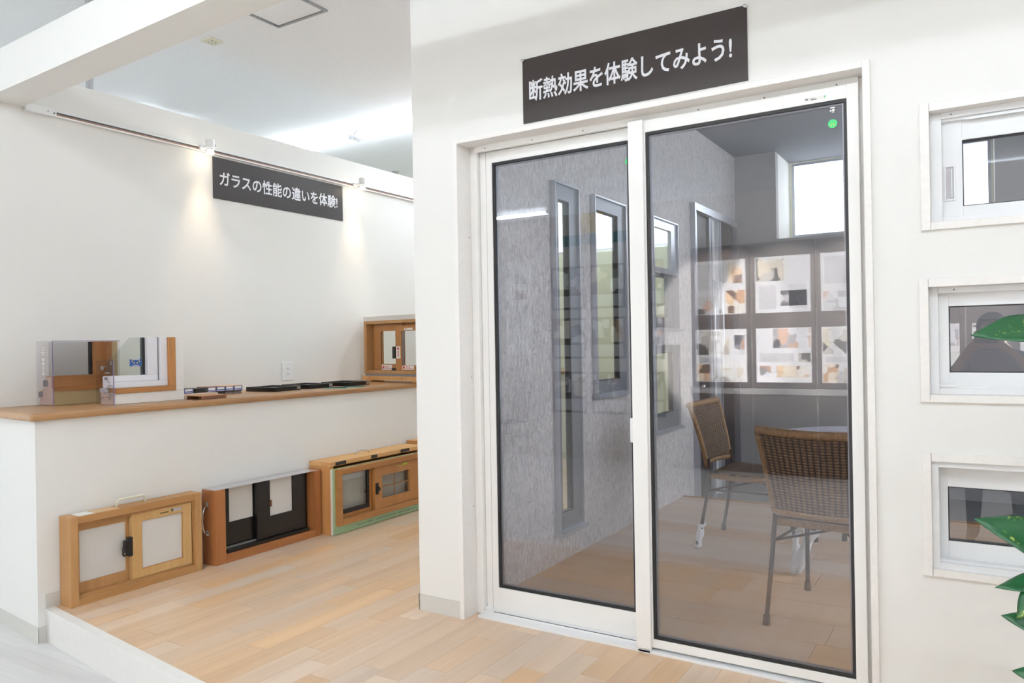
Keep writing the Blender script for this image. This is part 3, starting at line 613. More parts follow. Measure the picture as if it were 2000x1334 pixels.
for x, z, w, h in ((-4.15, 1.165, .03, .002), (-4.16, 1.155, .015, .008), (-4.075, 1.185, .006, .01), (-4.11, 1.13, .025, .004), (-4.13, 1.10, .01, .008), (-4.10, 1.08, .012, .002), (-4.11, 1.045, .01, .006), (-4.09, 1.06, .02, .002), (-4.12, 1.02, .03, .002), (-4.08, 1.01, .02, .004), (-4.16, .995, .012, .002), (-4.10, .997, .02, .002)): box(c, x-w, x+w, 2.3892, 2.3897, z-h, z+h)
obj('print', c, 'label_grey', ac, 'small black print on the acrylic', kind='stuff')
bs = obj('sticker', PB('x', 2.522, 2.592, 1.162, 1.202, -4.1148, -4.1140), 'label_bluedark', t, 'blue sticker with four yellow stars')
def star(y, z, r):
    return prism(bm_(), [(y + (r if i % 2 == 0 else r*.45)*math.sin(i*PI/5), z + (r if i % 2 == 0 else r*.45)*math.cos(i*PI/5)) for i in range(10)], -4.1139, -4.1133, 'x')
for y, z in ((2.537, 1.189), (2.548, 1.180), (2.567, 1.180), (2.579, 1.189)): obj('star', star(y, z, .0058), 'label_yellow', bs)
c = bm_(); pbox(c, 'x', 2.534, 2.580, 1.1975, 1.2005, -4.1139, -4.1134); pbox(c, 'x', 2.537, 2.578, 1.165, 1.1675, -4.1139, -4.1134); pbox(c, 'x', 2.5565, 2.5595, 1.170, 1.173, -4.1139, -4.1134); obj('print', c, 'label_white', bs, kind='stuff')

# ---- profile end pieces
def profile(y0, y1, topm, lab, low='track_groove', labelled=True):
    t = thing('profile_sample', lab, 'profile sample', (-4.28, (y0+y1)/2, ZC), group='colour profile blocks on the counter')
    obj('block', B(-4.335, -4.224, y0, y1, .976, 1.007), 'label_grey', t); obj('top_skin', B(-4.335, -4.2235, y0, y1, 1.007, 1.0095), topm, t)
    obj('foot', prism(bm_(), [(-4.335, ZC), (-4.23, ZC), (-4.23, .963), (-4.238, .976), (-4.335, .976)], y0+.001, y1-.001, 'y'), low, t)
    if labelled:
        l = obj('label_face', PB('x', y0, y1-.006, .979, 1.006, -4.224, -4.2225), 'label_blue', t); obj('label_panel', PB('x', y0+.004, y1-.010, .991, 1.004, -4.2225, -4.2218), 'label_white', l)
        obj('label_panel', PB('x', y0+.004, y1-.010, .982, .985, -4.2225, -4.2218), 'label_white', l)
mat('brown_skin', S(150, 96, 66), .45); mat('pine_skin', S(214, 172, 128), .45); mat('grey_skin', S(120, 108, 100), .45); mat('grey_foot', S(120, 106, 98), .5)
profile(3.109, 3.173, 'brown_skin', 'red-brown topped profile block beside the black block'); profile(3.176, 3.241, 'brown_skin', 'red-brown topped profile block beside the light wood one')
profile(3.244, 3.309, 'pine_skin', 'light wood topped profile block beside the red-brown one', 'grey_foot'); profile(3.312, 3.377, 'pine_skin', 'light wood topped profile block at the end nearest the black trays', 'grey_foot')
profile(2.94, 3.007, 'grey_skin', 'grey-brown topped profile block half hidden by the white corner sample', 'grey_foot')
t = thing('profile_sample', 'plain black profile block among the labelled ones', 'profile sample', (-4.28, 3.05, ZC))
obj('block', B(-4.335, -4.215, 3.011, 3.082, .962, 1.006), 'black_plastic', t, bevel=.002); obj('foot', B(-4.33, -4.235, 3.013, 3.080, ZC, .962), 'black_plastic', t)
t = thing('wooden_bar', 'pale wooden bar lying in front of the profile blocks', 'wood piece', (-4.16, 2.99, ZC)); obj('bar', B(-4.205, -4.10, 2.86, 3.12, ZC, .966), 'cut_section', t); obj('lip', B(-4.205, -4.13, 2.86, 3.115, .966, .978), 'cut_section', t)
t = thing('channel_piece', 'dark brown channel offcut with orange wood top on the counter edge', 'profile offcut', (-3.96, 2.91, ZC))
obj('top_plate', B(-4.035, -3.895, 2.825, 2.995, .975, .979), 'oak_orange', t); obj('side_wall', B(-3.90, -3.895, 2.825, 2.995, ZC, .975), 'walnut_strip', t); obj('side_wall', B(-4.035, -4.03, 2.825, 2.995, ZC, .975), 'walnut_strip', t); obj('side_wall', B(-3.93, -3.925, 2.83, 2.995, ZC, .975), 'walnut_strip', t)

# ---- black framed glass trays
def tray(x, y, rz, lab):
    t = thing('glass_sample_tray', lab, 'sample tray', (x, y, ZC), rz, group='black framed glass trays')
    obj('frame', PF('z', -.135, .135, -.125, .125, .0, .03, .022), 'black_frame', t, bevel=.002, local=True)
    obj('pane', B(-.113, .113, -.103, .103, .016, .024), 'grey_glass', t, local=True); obj('backing', B(-.113, .113, -.103, .103, .002, .006), 'frosted', t, local=True)
    obj('corner_tab', B(.1355, .137, .085, .12, .006, .026), 'screw_metal', t, local=True)
tray(-4.24, 3.655, .10, 'black framed glass sample tray nearest the profile blocks')
tray(-4.26, 3.985, .06, 'middle one of three black framed glass sample trays'); tray(-4.225, 4.345, .08, 'black framed glass sample tray nearest the counter window sample')
for x, y, r, lab in ((-3.965, 3.995, .5, 'small loose greenish glass sheet in front of the middle tray'), (-3.965, 4.17, .5, 'small loose greenish glass sheet in front of the farthest tray')):
    t = thing('glass_sheet', lab, 'glass sheet', (x, y, ZC), r); obj('sheet', B(-.075, .075, -.06, .06, 0, .006), 'green_glass', t, local=True)
    obj('edge', PF('z', -.0755, .0755, -.0605, .0605, .0005, .0055, .0012), MATS.get('glass_edge') or mat('glass_edge', S(120, 170, 160), .3), t, local=True)

# ---- boxed sliding window sample standing across the counter
t = thing('boxed_window_sample', 'boxed brown sliding window sample standing on a wooden plinth on the counter', 'window sample', (-4.515, 4.848, ZC), -.147)
def L_(n, bm, m, p, lab=None, bevel=0, kind=None): return obj(n, bm, m, p, lab, bevel=bevel, kind=kind, local=True)
pb = L_('plinth', B(0, .74, .0, .16, .014, .050), 'pine_raw', t, 'wooden plinth board', .001)
for x in (.05, .62): L_('plinth_foot', B(x, x+.05, .005, .155, 0, .014), 'pine_raw', pb)
for x in (.095, .50): L_('screw', cyl(bm_(), (x, .0005, .032), (x, -.0012, .032), .005), 'hole_dark', pb)
L_('spacer_strip', B(.03, .72, .01, .15, .050, .070), 'aluminium', t)
L_('outer_frame', PF('y', .022, .735, .070, .512, .005, .155, .034, .034, .026, .026), 'pine_tan_v', t, None, .001)
L_('inner_lining', PF('y', .056, .701, .096, .486, .082, .15, .03), 'oak_orange_v', t)
sh = L_('rear_sash', PF('y', .09, .46, .10, .48, .055, .080, .10, .05, .05, .055), 'oak_orange_v', t); L_('pane', PB('y', .188, .41, .148, .427, .065, .071), 'clear_glass', sh); L_('gasket', PB('y', .186, .192, .15, .426, .053, .056), 'black_rubber', sh)
sh = L_('front_sash', PF('y', .400, .70, .098, .465, .028, .052, .072, .05, .042, .045), 'oak_orange_v', t); L_('pane', PB('y', .470, .652, .138, .422, .037, .043), 'grey_glass', sh); L_('spacer', PB('y', .472, .492, .14, .42, .0365, .0372), 'aluminium', sh)
L_('lock', B(.366, .402, .02, .045, .195, .295), 'black_plastic', t, 'black sash lock', .003); L_('stopper', B(.345, .40, .03, .05, .096, .116), 'black_plastic', t)
def redlabel(x0, x1, z0, z1, y, par):
    l = L_('warning_label', PB('y', x0, x1, z0, z1, y-.001, y), 'label_white', par, 'white label with red dot'); wide = x1-x0 > z1-z0; cx, cz = (x0+.02, (z0+z1)/2) if wide else ((x0+x1)/2, z1-.018)
    L_('dot', cyl(bm_(), (cx, y-.001, cz), (cx, y-.0016, cz), .0115, seg=16), 'label_red', l); c = bm_()
    if wide: pbox(c, 'y', cx+.018, x1-.045, cz+.003, cz+.007, y-.0016, y-.001); pbox(c, 'y', cx+.018, x1-.012, cz-.008, cz-.005, y-.0016, y-.001)
    else: pbox(c, 'y', cx+.003, cx+.008, z0+.012, cz-.016, y-.0016, y-.001); pbox(c, 'y', cx-.008, cx-.005, z0+.018, cz-.018, y-.0016, y-.001)
    L_('print', c, 'label_red', l, kind='stuff')
redlabel(.195, .325, .098, .142, .0535, t); redlabel(.480, .620, .104, .138, .0275, t); redlabel(.408, .460, .195, .295, .0275, t)
l = L_('maker_label', PB('y', .51, .61, .428, .444, .0268, .0278), 'label_white', t); L_('print', PB('y', .518, .546, .433, .438, .0263, .0268), 'label_grey', l)
c = bm_(); box(c, .022, .735, .004, .156, .512, .516); box(c, .022, .735, .004, .007, .516, .55); box(c, .022, .735, .153, .156, .516, .55)
L_('acrylic_lid', c, 'frosted', t, 'greyish acrylic lid', .001)

# ================================================================== FLOOR SAMPLES ALONG THE HALF WALL
# frame 1: pine double sliding sash
t = thing('sliding_window_sample', 'pine framed sliding window sample with cream carrying handle', 'window sample', (-3.84, 2.37, 0))
X0, X1 = -3.893, -3.79
for a, b_, nm in ((2.006, 2.043, 'frame_stile'), (2.700, 2.737, 'frame_stile')): obj(nm, PB('x', a, b_, 0, .440, X0, X1), 'pine_tan_v', t, bevel=.0015)
for z0, z1 in ((0, .034), (.404, .439)): obj('frame_rail', PB('x', 2.0435, 2.6995, z0, z1, X0, X1-.001), 'pine_tan', t, bevel=.0015)
obj('inner_frame', PF('x', 2.0435, 2.6995, .0345, .4035, X0+.01, X1-.022, .014), 'pine_tan', t)
sh = obj('rear_sash', PF('x', 2.055, 2.352, .048, .392, -3.868, -3.845, .022, .032, .050, .036), 'pine_tan_v', t, 'darker rear sash'); obj('pane', PB('x', 2.075, 2.322, .096, .358, -3.860, -3.854), 'frosted', sh)
sh = obj('front_sash', PF('x', 2.332, 2.690, .046, .390, -3.838, -3.812, .055, .058, .046, .042), 'pine_light', t, 'paler front sash'); obj('pane', PB('x', 2.385, 2.634, .09, .35, -3.828, -3.822), 'frosted', sh)
obj('bead', PF('x', 2.386, 2.633, .091, .349, -3.822, -3.814, .004), 'pine_tan', sh)
lk = obj('lock', PB('x', 2.312, 2.336, .175, .275, -3.835, -3.808), 'black_plastic', t, 'black sash lock', bevel=.003); obj('lock_body', PB('x', 2.292, 2.316, .195, .262, -3.832, -3.80), 'black_plastic', lk, bevel=.005)
obj('lock_lever', tube(bm_(), [(-3.806, 2.30, .245), (-3.80, 2.283, .246), (-3.798, 2.276, .23), (-3.80, 2.276, .195), (-3.806, 2.285, .186), (-3.812, 2.30, .188)], .005, 8), 'black_plastic', lk, smooth=True)
obj('carry_handle', tube(bm_(), [(-3.845, 2.272, .436), (-3.845, 2.272, .464), (-3.845, 2.279, .473), (-3.845, 2.29, .476), (-3.845, 2.415, .476), (-3.845, 2.426, .473), (-3.845, 2.432, .464), (-3.845, 2.432, .436)], .0065, 10), 'handle_cream', t, 'cream carrying handle', smooth=True)
for a, b_, m in ((2.055, 2.135, 'label_white'), (2.137, 2.20, 'kraft'), (2.202, 2.262, 'pine_skin')): obj('top_label', B(-3.885, -3.80, a, b_, .4392, .440), m, t)
obj('sticker', PB('x', 2.496, 2.545, .362, .369, -3.8118, -3.8112), 'label_olive', sh); q = obj('sticker', PB('x', 2.558, 2.622, .362, .378, -3.8118, -3.8112), 'label_greylight', sh); obj('print', PB('x', 2.560, 2.574, .363, .377, -3.8112, -3.8108), 'label_olive', q)
# frame 2: cedar box with black sash
t = thing('sliding_window_sample', 'cedar boxed black sliding window sample under a clear top sheet', 'window sample', (-3.84, 3.22, 0))
X0, X1 = -3.893, -3.776
obj('box_side', PB('x', 2.815, 2.886, 0, .434, X0, X1), 'cedar_red_v', t, bevel=.001); obj('box_side', PB('x', 3.582, 3.636, 0, .434, X0, X1), 'cedar_red_v', t, bevel=.001); obj('box_bottom', PB('x', 2.8865, 3.5815, 0, .046, X0, X1), 'cedar_red', t, bevel=.001)
obj('black_frame', PF('x', 2.888, 3.580, .047, .428, -3.885, -3.85, .035, .03, .03, 0), 'black_frame', t); obj('bottom_track', PB('x', 2.92, 3.55, .047, .066, -3.85, -3.80), 'black_frame', t); obj('bottom_track', PB('x', 2.92, 3.55, .066, .078, -3.84, -3.836), 'label_grey', t)
sh = obj('rear_sash', PF('x', 2.90, 3.215, .075, .428, -3.872, -3.852, .068, .07, .14, 0), 'black_frame', t); obj('pane', PB('x', 2.966, 3.147, .213, .428, -3.864, -3.858), 'frosted', sh)
sh = obj('front_sash', PF('x', 3.15, 3.54, .07, .428, -3.846, -3.822, .10, .105, .128, 0), 'black_frame', t); obj('pane', PB('x', 3.248, 3.437, .196, .428, -3.838, -3.832), 'frosted', sh)
obj('catch', B(-3.822, -3.812, 3.247, 3.256, .26, .30), 'walnut_strip', sh)
obj('clear_top', B(X0-.002, X1+.003, 2.812, 3.640, .4345, .4395), 'clear_acrylic', t, 'clear acrylic top sheet'); obj('top_film', B(X0+.01, X1-.005, 2.83, 3.625, .4335, .4344), 'frosted', t)
h = obj('side_handle', tube(bm_(), [(-3.845, 2.813, .337), (-3.845, 2.793, .33), (-3.845, 2.783, .30), (-3.845, 2.780, .26), (-3.845, 2.783, .22), (-3.845, 2.793, .19), (-3.845, 2.813, .183)], .005, 10), 'chrome', t, 'chrome bow handle', smooth=True)
for z in (.337, .170): obj('handle_plate', B(-3.857, -3.833, 2.812, 2.815, z, z+.028), 'chrome', h)
# frame 3: raw pine box, green board and oak window
t = thing('sliding_window_sample', 'oak sliding window sample on a pale green board with raw pine box', 'window sample', (-3.79, 4.12, 0))
obj('box_side', B(-3.893, -3.701, 3.650, 3.680, 0, .455), 'pine_raw_v', t, bevel=.001); obj('box_side', B(-3.893, -3.701, 4.60, 4.63, 0, .455), 'pine_raw_v', t); obj('box_top', B(-3.893, -3.701, 3.650, 4.63, .4555, .485), 'pine_raw', t, bevel=.001); obj('box_back', B(-3.893, -3.88, 3.68, 4.60, 0, .455), 'pine_raw', t)
gb = obj('green_board', PF('x', 3.655, 4.625, .002, .437, -3.700, -3.686, .06, .05, .075, .03), 'board_green', t, 'pale green backing board')
obj('board_edge', B(-3.701, -3.6855, 3.650, 3.655, .002, .437), 'label_white', gb)
c = bm_()
for i in range(60):
    a = 3.88 + i*.0105
    if i not in (16, 17, 39, 40): box(c, -3.6862, -3.6857, a, a+random.uniform(.004, .008), .022, .022+random.uniform(.005, .009))
obj('print', c, 'label_grey', gb, 'one row of tiny dark print', kind='stuff')
for a, b_ in ((3.70, 3.80), (4.05, 4.115), (4.37, 4.47)): obj('velcro_patch', PB('x', a, b_, .459, .481, -3.7008, -3.6995), 'black_plastic', t, 'black patch')
obj('outer_frame', PF('x', 3.678, 4.60, .058, .436, -3.75, -3.652, .036, .036, .04, .036), 'oak_orange', t, bevel=.0015)
sh = obj('rear_sash', PF('x', 3.716, 4.08, .10, .398, -3.72, -3.695, .008, .06, .022, .010), 'oak_orange_v', t); obj('pane', PB('x', 3.722, 4.022, .12, .389, -3.71, -3.704), 'grey_glass', sh)
obj('inner_frame', PF('x', 3.722, 4.022, .12, .389, -3.703, -3.697, .004, .022, .032, .003), 'black_frame', sh); obj('catch', tube(bm_(), [(-3.69, 3.985, .26), (-3.685, 3.97, .262), (-3.683, 3.962, .25), (-3.684, 3.968, .235), (-3.69, 3.98, .232)], .005, 8), 'black_plastic', sh, smooth=True)
sh = obj('front_sash', PF('x', 4.045, 4.556, .10, .396, -3.69, -3.665, .075, .125, .065, .066), 'oak_orange_v', t); obj('pane', PB('x', 4.118, 4.433, .163, .332, -3.684, -3.674), 'grey_glass', sh)
obj('backing', PB('x', 4.10, 4.45, .15, .345, -3.7345, -3.7325), 'frosted', t); obj('backing', PB('x', 3.72, 4.03, .11, .395, -3.7405, -3.7385), 'frosted', t)
obj('muntin', PB('x', 4.262, 4.272, .163, .332, -3.680, -3.677), 'oak_orange_v', sh); obj('muntin', PB('x', 4.118, 4.433, .243, .251, -3.680, -3.677), 'oak_orange', sh)
lk = obj('lock', PB('x', 4.05, 4.075, .205, .285, -3.666, -3.655), 'black_plastic', t, 'black sash lock', bevel=.003); obj('lock_knob', cyl(bm_(), (-3.656, 4.062, .245), (-3.640, 4.062, .245), .018, .014, seg=16), 'black_plastic', lk)
obj('sticker', PB('x', 4.29, 4.40, .372, .376, -3.6652, -3.6645), 'label_lime', sh); obj('sticker', PB('x', 4.35, 4.40, .377, .386, -3.6652, -3.6645), 'label_lime', sh)
obj('wire_handle', tube(bm_(), [(-3.80, 3.985, .484), (-3.80, 3.995, .496), (-3.80, 4.02, .508), (-3.80, 4.06, .514), (-3.80, 4.10, .508), (-3.80, 4.125, .496), (-3.80, 4.135, .484)], .0035, 8), 'chrome', t, 'thin wire handle', smooth=True)
t = thing('wooden_box_sample', 'pine box end just visible behind the green board sample', 'window sample', (-3.85, 4.95, 0))
obj('box_side', B(-3.893, -3.81, 4.672, 4.70, 0, .506), 'pine_raw_v', t); obj('box_side', B(-3.893, -3.81, 5.25, 5.28, 0, .506), 'pine_raw_v', t); obj('box_top', B(-3.893, -3.81, 4.70, 5.25, .478, .506), 'pine_raw', t); obj('pane', PB('x', 4.70, 5.25, .03, .478, -3.86, -3.854), 'frosted', t); obj('box_bottom', B(-3.893, -3.81, 4.70, 5.25, 0, .03), 'pine_raw', t)

# ================================================================== CEILING FITTINGS
def batten(x, y, lab, grp):
    t = thing('fluorescent_light', lab, 'ceiling light', (x, y, CEIL), group=grp)
    obj('body', B(x-.63, x+.63, y-.028, y+.028, CEIL-.05, CEIL), 'fluo_body', t, bevel=.006)
    for dy in (-.058, .058): obj('tube', cyl(bm_(), (x-.60, y+dy, CEIL-.066), (x+.60, y+dy, CEIL-.066), .015, seg=10), 'tube_glow', t, 'glowing tube')
    for dx in (-.615, .615): obj('socket', B(x+dx-.012, x+dx+.012, y-.075, y+.075, CEIL-.085, CEIL-.045), 'fluo_body', t)
n = 0
for xx in (-7.2, -2.6, -.3, 2.0): batten(xx, -.05, 'twin tube ceiling light in the row just in front of the white beam', 'ceiling lights in front of the beam')
batten(-6.6, -4.9, 'twin tube ceiling light mirrored in the left door pane', 'ceiling lights behind the viewer')
for i in range(4): batten(-1.2+i*1.3, -5.6, 'added unseen twin tube light in the row far behind the viewer', 'ceiling lights behind the viewer')  # extra row kept out of sight, added for more light
for xx, yy in ((-2.30, 4.5), (-3.3, 7.4)): batten(xx, yy, 'added twin tube fill light over the display corridor, hidden by the door wall', 'added fill lights over the corridor')  # added out of sight to fill the display wall and corridor end
batten(-7.0, 4.3, 'added twin tube fill light on the far side of the display wall, hidden from view', 'ceiling lights beyond the display wall')  # hidden lamp added to lift the ceiling brightness
for i in range(3): batten(-.4+i*1.3, -1.2, 'added unseen twin tube light in the short row over the panel board', 'added fill lights over the panel board')  # unseen row added to help light the display wall
for x in [-6.05+i*1.3 for i in range(3)]: batten(x, 5.78, ['long twin tube ceiling light seen above the display wall, farthest left', 'long twin tube ceiling light seen above the display wall beside the door wall edge', 'twin tube ceiling light hidden behind the door wall'][n], 'ceiling lights beyond the display wall'); n += 1
t = thing('ceiling_hatch', 'square ceiling access hatch with thin grey frame', 'hatch', (-3.85, 3.35, CEIL))
obj('hatch_frame', PF('z', -4.065, -3.60, 3.13, 3.60, CEIL-.012, CEIL, .018), 'hatch_frame', t); obj('hatch_panel', PB('z', -4.042, -3.623, 3.153, 3.577, CEIL-.006, CEIL), 'ceiling_paint', t)
t = thing('ceiling_socket', 'small cream ceiling plate with tiny holes', 'ceiling plate', (-4.64, 3.50, CEIL))
obj('plate', PB('z', -4.695, -4.585, 3.445, 3.555, CEIL-.012, CEIL), 'detector_cream', t, bevel=.004)
for dx, dy in ((-.02, -.015), (.02, -.015), (-.02, .015), (.02, .015), (0, .03)): obj('hole', cyl(bm_(), (-4.64+dx, 3.5+dy, CEIL-.0125), (-4.64+dx, 3.5+dy, CEIL-.0115), .005, seg=8), 'hole_dark', t)
t = thing('sprinkler_head', 'tiny round sprinkler on the far ceiling', 'sprinkler', (-6.27, 7.40, CEIL))
obj('cup', cyl(bm_(), (-6.27, 7.40, CEIL-.03), (-6.27, 7.40, CEIL), .03, .05, seg=16), 'screw_metal', t); obj('deflector', cyl(bm_(), (-6.27, 7.40, CEIL-.06), (-6.27, 7.40, CEIL-.03), .016, .02, seg=12), 'screw_metal', t)
t = thing('support_pole', 'pale metal pole rising from the display wall to the ceiling', 'pole', (-4.61, 2.60, 2.83))
obj('shaft', cyl(bm_(), (-4.61, 2.60, 2.835), (-4.61, 2.60, CEIL), .021, seg=16), 'pipe_white', t, smooth=True); obj('foot_flange', cyl(bm_(), (-4.61, 2.60, 2.83), (-4.61, 2.60, 2.836), .034, seg=16), 'pipe_white', t)

# ================================================================== GLASS ROOM FURNITURE
def grid_panel(bm, f, nu, nv, th, uvs=(1, 1)):
    """closed curved panel: f(u,v)->(point, normal), offset both ways by th/2"""
    uvl = bm.loops.layers.uv.verify(); R = []
    for s in (1, -1):
        R.append([[bm.verts.new(f(i/nu, j/nv)[0] + f(i/nu, j/nv)[1]*th/2*s) for j in range(nv+1)] for i in range(nu+1)])
    def face(vs, uv):
        fc = bm.faces.new(vs)
        for lp, q in zip(fc.loops, uv): lp[uvl].uv = (q[0]*uvs[0], q[1]*uvs[1])
        fc.smooth = True
    for s in (0, 1):
        for i in range(nu):
            for j in range(nv):
                q = [(i, j), (i+1, j), (i+1, j+1), (i, j+1)]
                face([R[s][a][b_] for a, b_ in q], [(a/nu, b_/nv) for a, b_ in q])
    for i in range(nu):
        for j in (0, nv): face([R[0][i][j], R[0][i+1][j], R[1][i+1][j], R[1][i][j]], [(i/nu, j/nv)]*4)
    for j in range(nv):
        for i in (0, nu): face([R[0][i][j], R[0][i][j+1], R[1][i][j+1], R[1][i][j]], [(i/nu, j/nv)]*4)
    return bm
def wrap(base, top, r, seed):
    rnd = random.Random(seed); bm = bm_(); b0 = Vector(base); t0 = Vector(top); n = 7; seg = 12; rings = []
    for k in range(n):
        q = b0.lerp(t0, k/(n-1)); rr = r*(.8 + .35*math.sin(k*1.7+seed)*.5 + (.45 if k == n-1 else 0))
        rings.append([bm.verts.new(q + Vector((math.cos(2*PI*i/seg), math.sin(2*PI*i/seg), 0))*rr*rnd.uniform(.72, 1.25) + Vector((0, 0, rnd.uniform(-.01, .015) if k in (n-1,) else 0))) for i in range(seg)])
    for a, b_ in zip(rings, rings[1:]):
        for i in range(seg): j = (i+1) % seg; bm.faces.new((a[i], a[j], b_[j], b_[i]))
    bm.faces.new(rings[0]); return bm
def chair(loc, rz, lab, wraps=()):
    t = thing('rattan_chair', lab, 'chair', loc, rz, group='rattan chairs around the round table')
    RL = [(-.25, -.29), (.25, -.29)]; FL = [(-.235, .29), (.235, .29)]
    def back(u, v):
        w = .225 + .042*v; x = (2*u-1)*w; bow = .045*(1-(2*u-1)**2)
        return Vector((x, -.235 - .085*v**1.3 - bow, .50 + .345*v + .010*(2*u-1)**2*v)), Vector((0, -1, -.15)).normalized()
    obj('backrest', grid_panel(bm_(), back, 18, 12, .018, (.5, .38)), 'rattan_weave', t, 'woven rattan backrest', local=True)
    o = [back(i/14, 1)[0] + Vector((0, -.004, .006)) for i in range(15)]; obj('top_roll', tube(bm_(), o, .019, 10), 'rattan_roll', t, smooth=True, local=True)
    o = [back(i/14, 0)[0] + Vector((0, 0, -.004)) for i in range(15)]; obj('bottom_roll', tube(bm_(), o, .015, 10), 'rattan_roll', t, smooth=True, local=True)
    for u in (0, 1): obj('side_roll', tube(bm_(), [back(u, j/8)[0] for j in range(9)], .015, 8), 'rattan_roll', t, smooth=True, local=True)
    def seat(u, v): return Vector(((2*u-1)*(.225+.02*v), -.20 + .43*v, .452 - .022*math.sin(PI*v)*(1-.3*abs(2*u-1)) + .012*v)), Vector((0, 0, 1))
    obj('seat', grid_panel(bm_(), seat, 12, 12, .026, (.46, .43)), 'rattan_weave', t, 'woven rattan seat', local=True)
    per = [seat(i/8, 0)[0] for i in range(9)] + [seat(1, i/8)[0] for i in range(1, 9)] + [seat(1-i/8, 1)[0] for i in range(1, 9)] + [seat(0, 1-i/8)[0] for i in range(1, 9)]
    obj('seat_roll', tube(bm_(), [q + Vector((0, 0, -.012)) for q in per], .017, 8), 'rattan_roll', t, smooth=True, local=True)
    for (x, y), sx in zip(RL, (-1, 1)):
        l = obj('leg', tube(bm_(), [(x, y, .012), (sx*.237, -.235, .30), (sx*.229, -.215, .46), (sx*.226, -.225, .54)], .0105, 8), 'iron', t, smooth=True, local=True)
        obj('rubber_foot', cyl(bm_(), (x, y, 0), (x, y+.004, .04), .0165, .014, seg=10), 'rubber_foot', l, local=True)
    for (x, y), sx in zip(FL, (-1, 1)):
        l = obj('leg', tube(bm_(), [(x, y, .012), (sx*.22, .245, .25), (sx*.212, .215, .44)], .0105, 8), 'iron', t, smooth=True, local=True)
        obj('rubber_foot', cyl(bm_(), (x, y, 0), (x, y-.003, .04), .0165, .014, seg=10), 'rubber_foot', l, local=True)
    for sx in (-1, 1): obj('side_brace', tube(bm_(), [(sx*.235, -.23, .355), (sx*.217, .23, .355)], .006, 8), 'iron', t, local=True)
    obj('cross_brace', tube(bm_(), [(-.233, -.225, .36), (0, 0, .395), (.215, .225, .36)], .006, 8), 'iron', t, local=True); obj('cross_brace', tube(bm_(), [(.233, -.225, .35), (0, 0, .382), (-.215, .225, .35)], .006, 8), 'iron', t, local=True)
    for q in wraps:
        x, y = (RL + FL)[q]; s = -1 if y > 0 else 1; obj('foot_wrap', wrap((x, y, .003), (x*.96, y+s*.02, .145), .024, q+1), 'cloth_wrap', t, 'white cloth tied round the foot', smooth=True, local=True)
    return t
chair((-.556, 3.69, 0), -.086, 'woven rattan chair with its back to the glass, nearest the door')
chair((-1.195, 4.745, 0), -PI/2 - .02, 'woven rattan chair at the left, turned sideways to the table', wraps=(1, 3))
chair((-.50, 5.35, 0), PI - .05, 'woven rattan chair beyond the table, mostly hidden by the door frame')
t = thing('round_table', 'small round table with glossy white patterned top', 'table', (-.52, 4.35, 0))
obj('tabletop', cyl(bm_(), (-.52, 4.35, .722), (-.52, 4.35, .742), .462, seg=64), 'table_top', t, 'glossy white round top', bevel=.004)
pat = bm_()
for i in range(8):
    a = i*PI/4 + .2
    prism(pat, [(-.52+.13*math.cos(a-.3), 4.35+.13*math.sin(a-.3)), (-.52+.34*math.cos(a), 4.35+.34*math.sin(a)), (-.52+.13*math.cos(a+.3), 4.35+.13*math.sin(a+.3))], .7421, .7428)
pat_o = obj('star_inlay', pat, 'table_inlay', t, kind='stuff')
ring = bm_(); A = []
for r_ in (.395, .41): A.append([ring.verts.new((-.52+r_*math.cos(i*PI/24), 4.35+r_*math.sin(i*PI/24), .7425)) for i in range(48)])
for i in range(48): j = (i+1) % 48; ring.faces.new((A[0][i], A[0][j], A[1][j], A[1][i]))
obj('ring_inlay', ring, 'table_inlay', t)
for k in range(4):
    a = k*PI/2 + PI + .30; fx, fy = -.52+.37*math.cos(a), 4.35+.37*math.sin(a)
    l = obj('leg', tube(bm_(), [(fx, fy, .01), (-.52+.25*math.cos(a), 4.35+.25*math.sin(a), .30), (-.52+.10*math.cos(a), 4.35+.10*math.sin(a), .52), (-.52+.22*math.cos(a), 4.35+.22*math.sin(a), .72)], .014, 8), 'iron', t, smooth=True)
    obj('foot_wrap', wrap((fx, fy, .003), (-.52+.28*math.cos(a), 4.35+.28*math.sin(a), .25 if k == 0 else .16), .042 if k == 0 else .03, k+5), 'cloth_wrap', l, 'white cloth tied round the foot', smooth=True)
obj('hub_ring', cyl(bm_(), (-.52, 4.35, .505), (-.52, 4.35, .535), .105, seg=24, cap=False), 'iron', t)

# ================================================================== POTTED POTHOS AT THE RIGHT EDGE
t = thing('potted_pothos', 'tall variegated pothos on a moss pole reaching in from the right edge', 'plant', (.27, 2.14, 0)); PX, PY = .27, 2.14
bm = bm_(); prof = [(.095, 0), (.125, .02), (.15, .22), (.158, .235), (.158, .255), (.145, .255), (.14, .225), (0, .225)]
rings = [[bm.verts.new((PX+r_*math.cos(2*PI*i/28), PY+r_*math.sin(2*PI*i/28), z)) for i in range(28)] if r_ else [bm.verts.new((PX, PY, z))] for r_, z in prof]
for a, b_ in zip(rings, rings[1:]):
    for i in range(28):
        j = (i+1) % 28
        bm.faces.new((a[i], a[j], b_[j], b_[i]) if len(b_) > 1 else (a[i], a[j], b_[0]))
bm.faces.new(rings[0]); obj('pot', bm, 'pot', t, 'white round pot', smooth=True)
obj('soil', cyl(bm_(), (PX, PY, .224), (PX, PY, .236), .138, seg=24), 'soil', t); obj('moss_pole', cyl(bm_(), (PX, PY, .23), (PX, PY, 1.42), .025, .022, seg=14), 'moss_pole', t, 'brown moss pole')
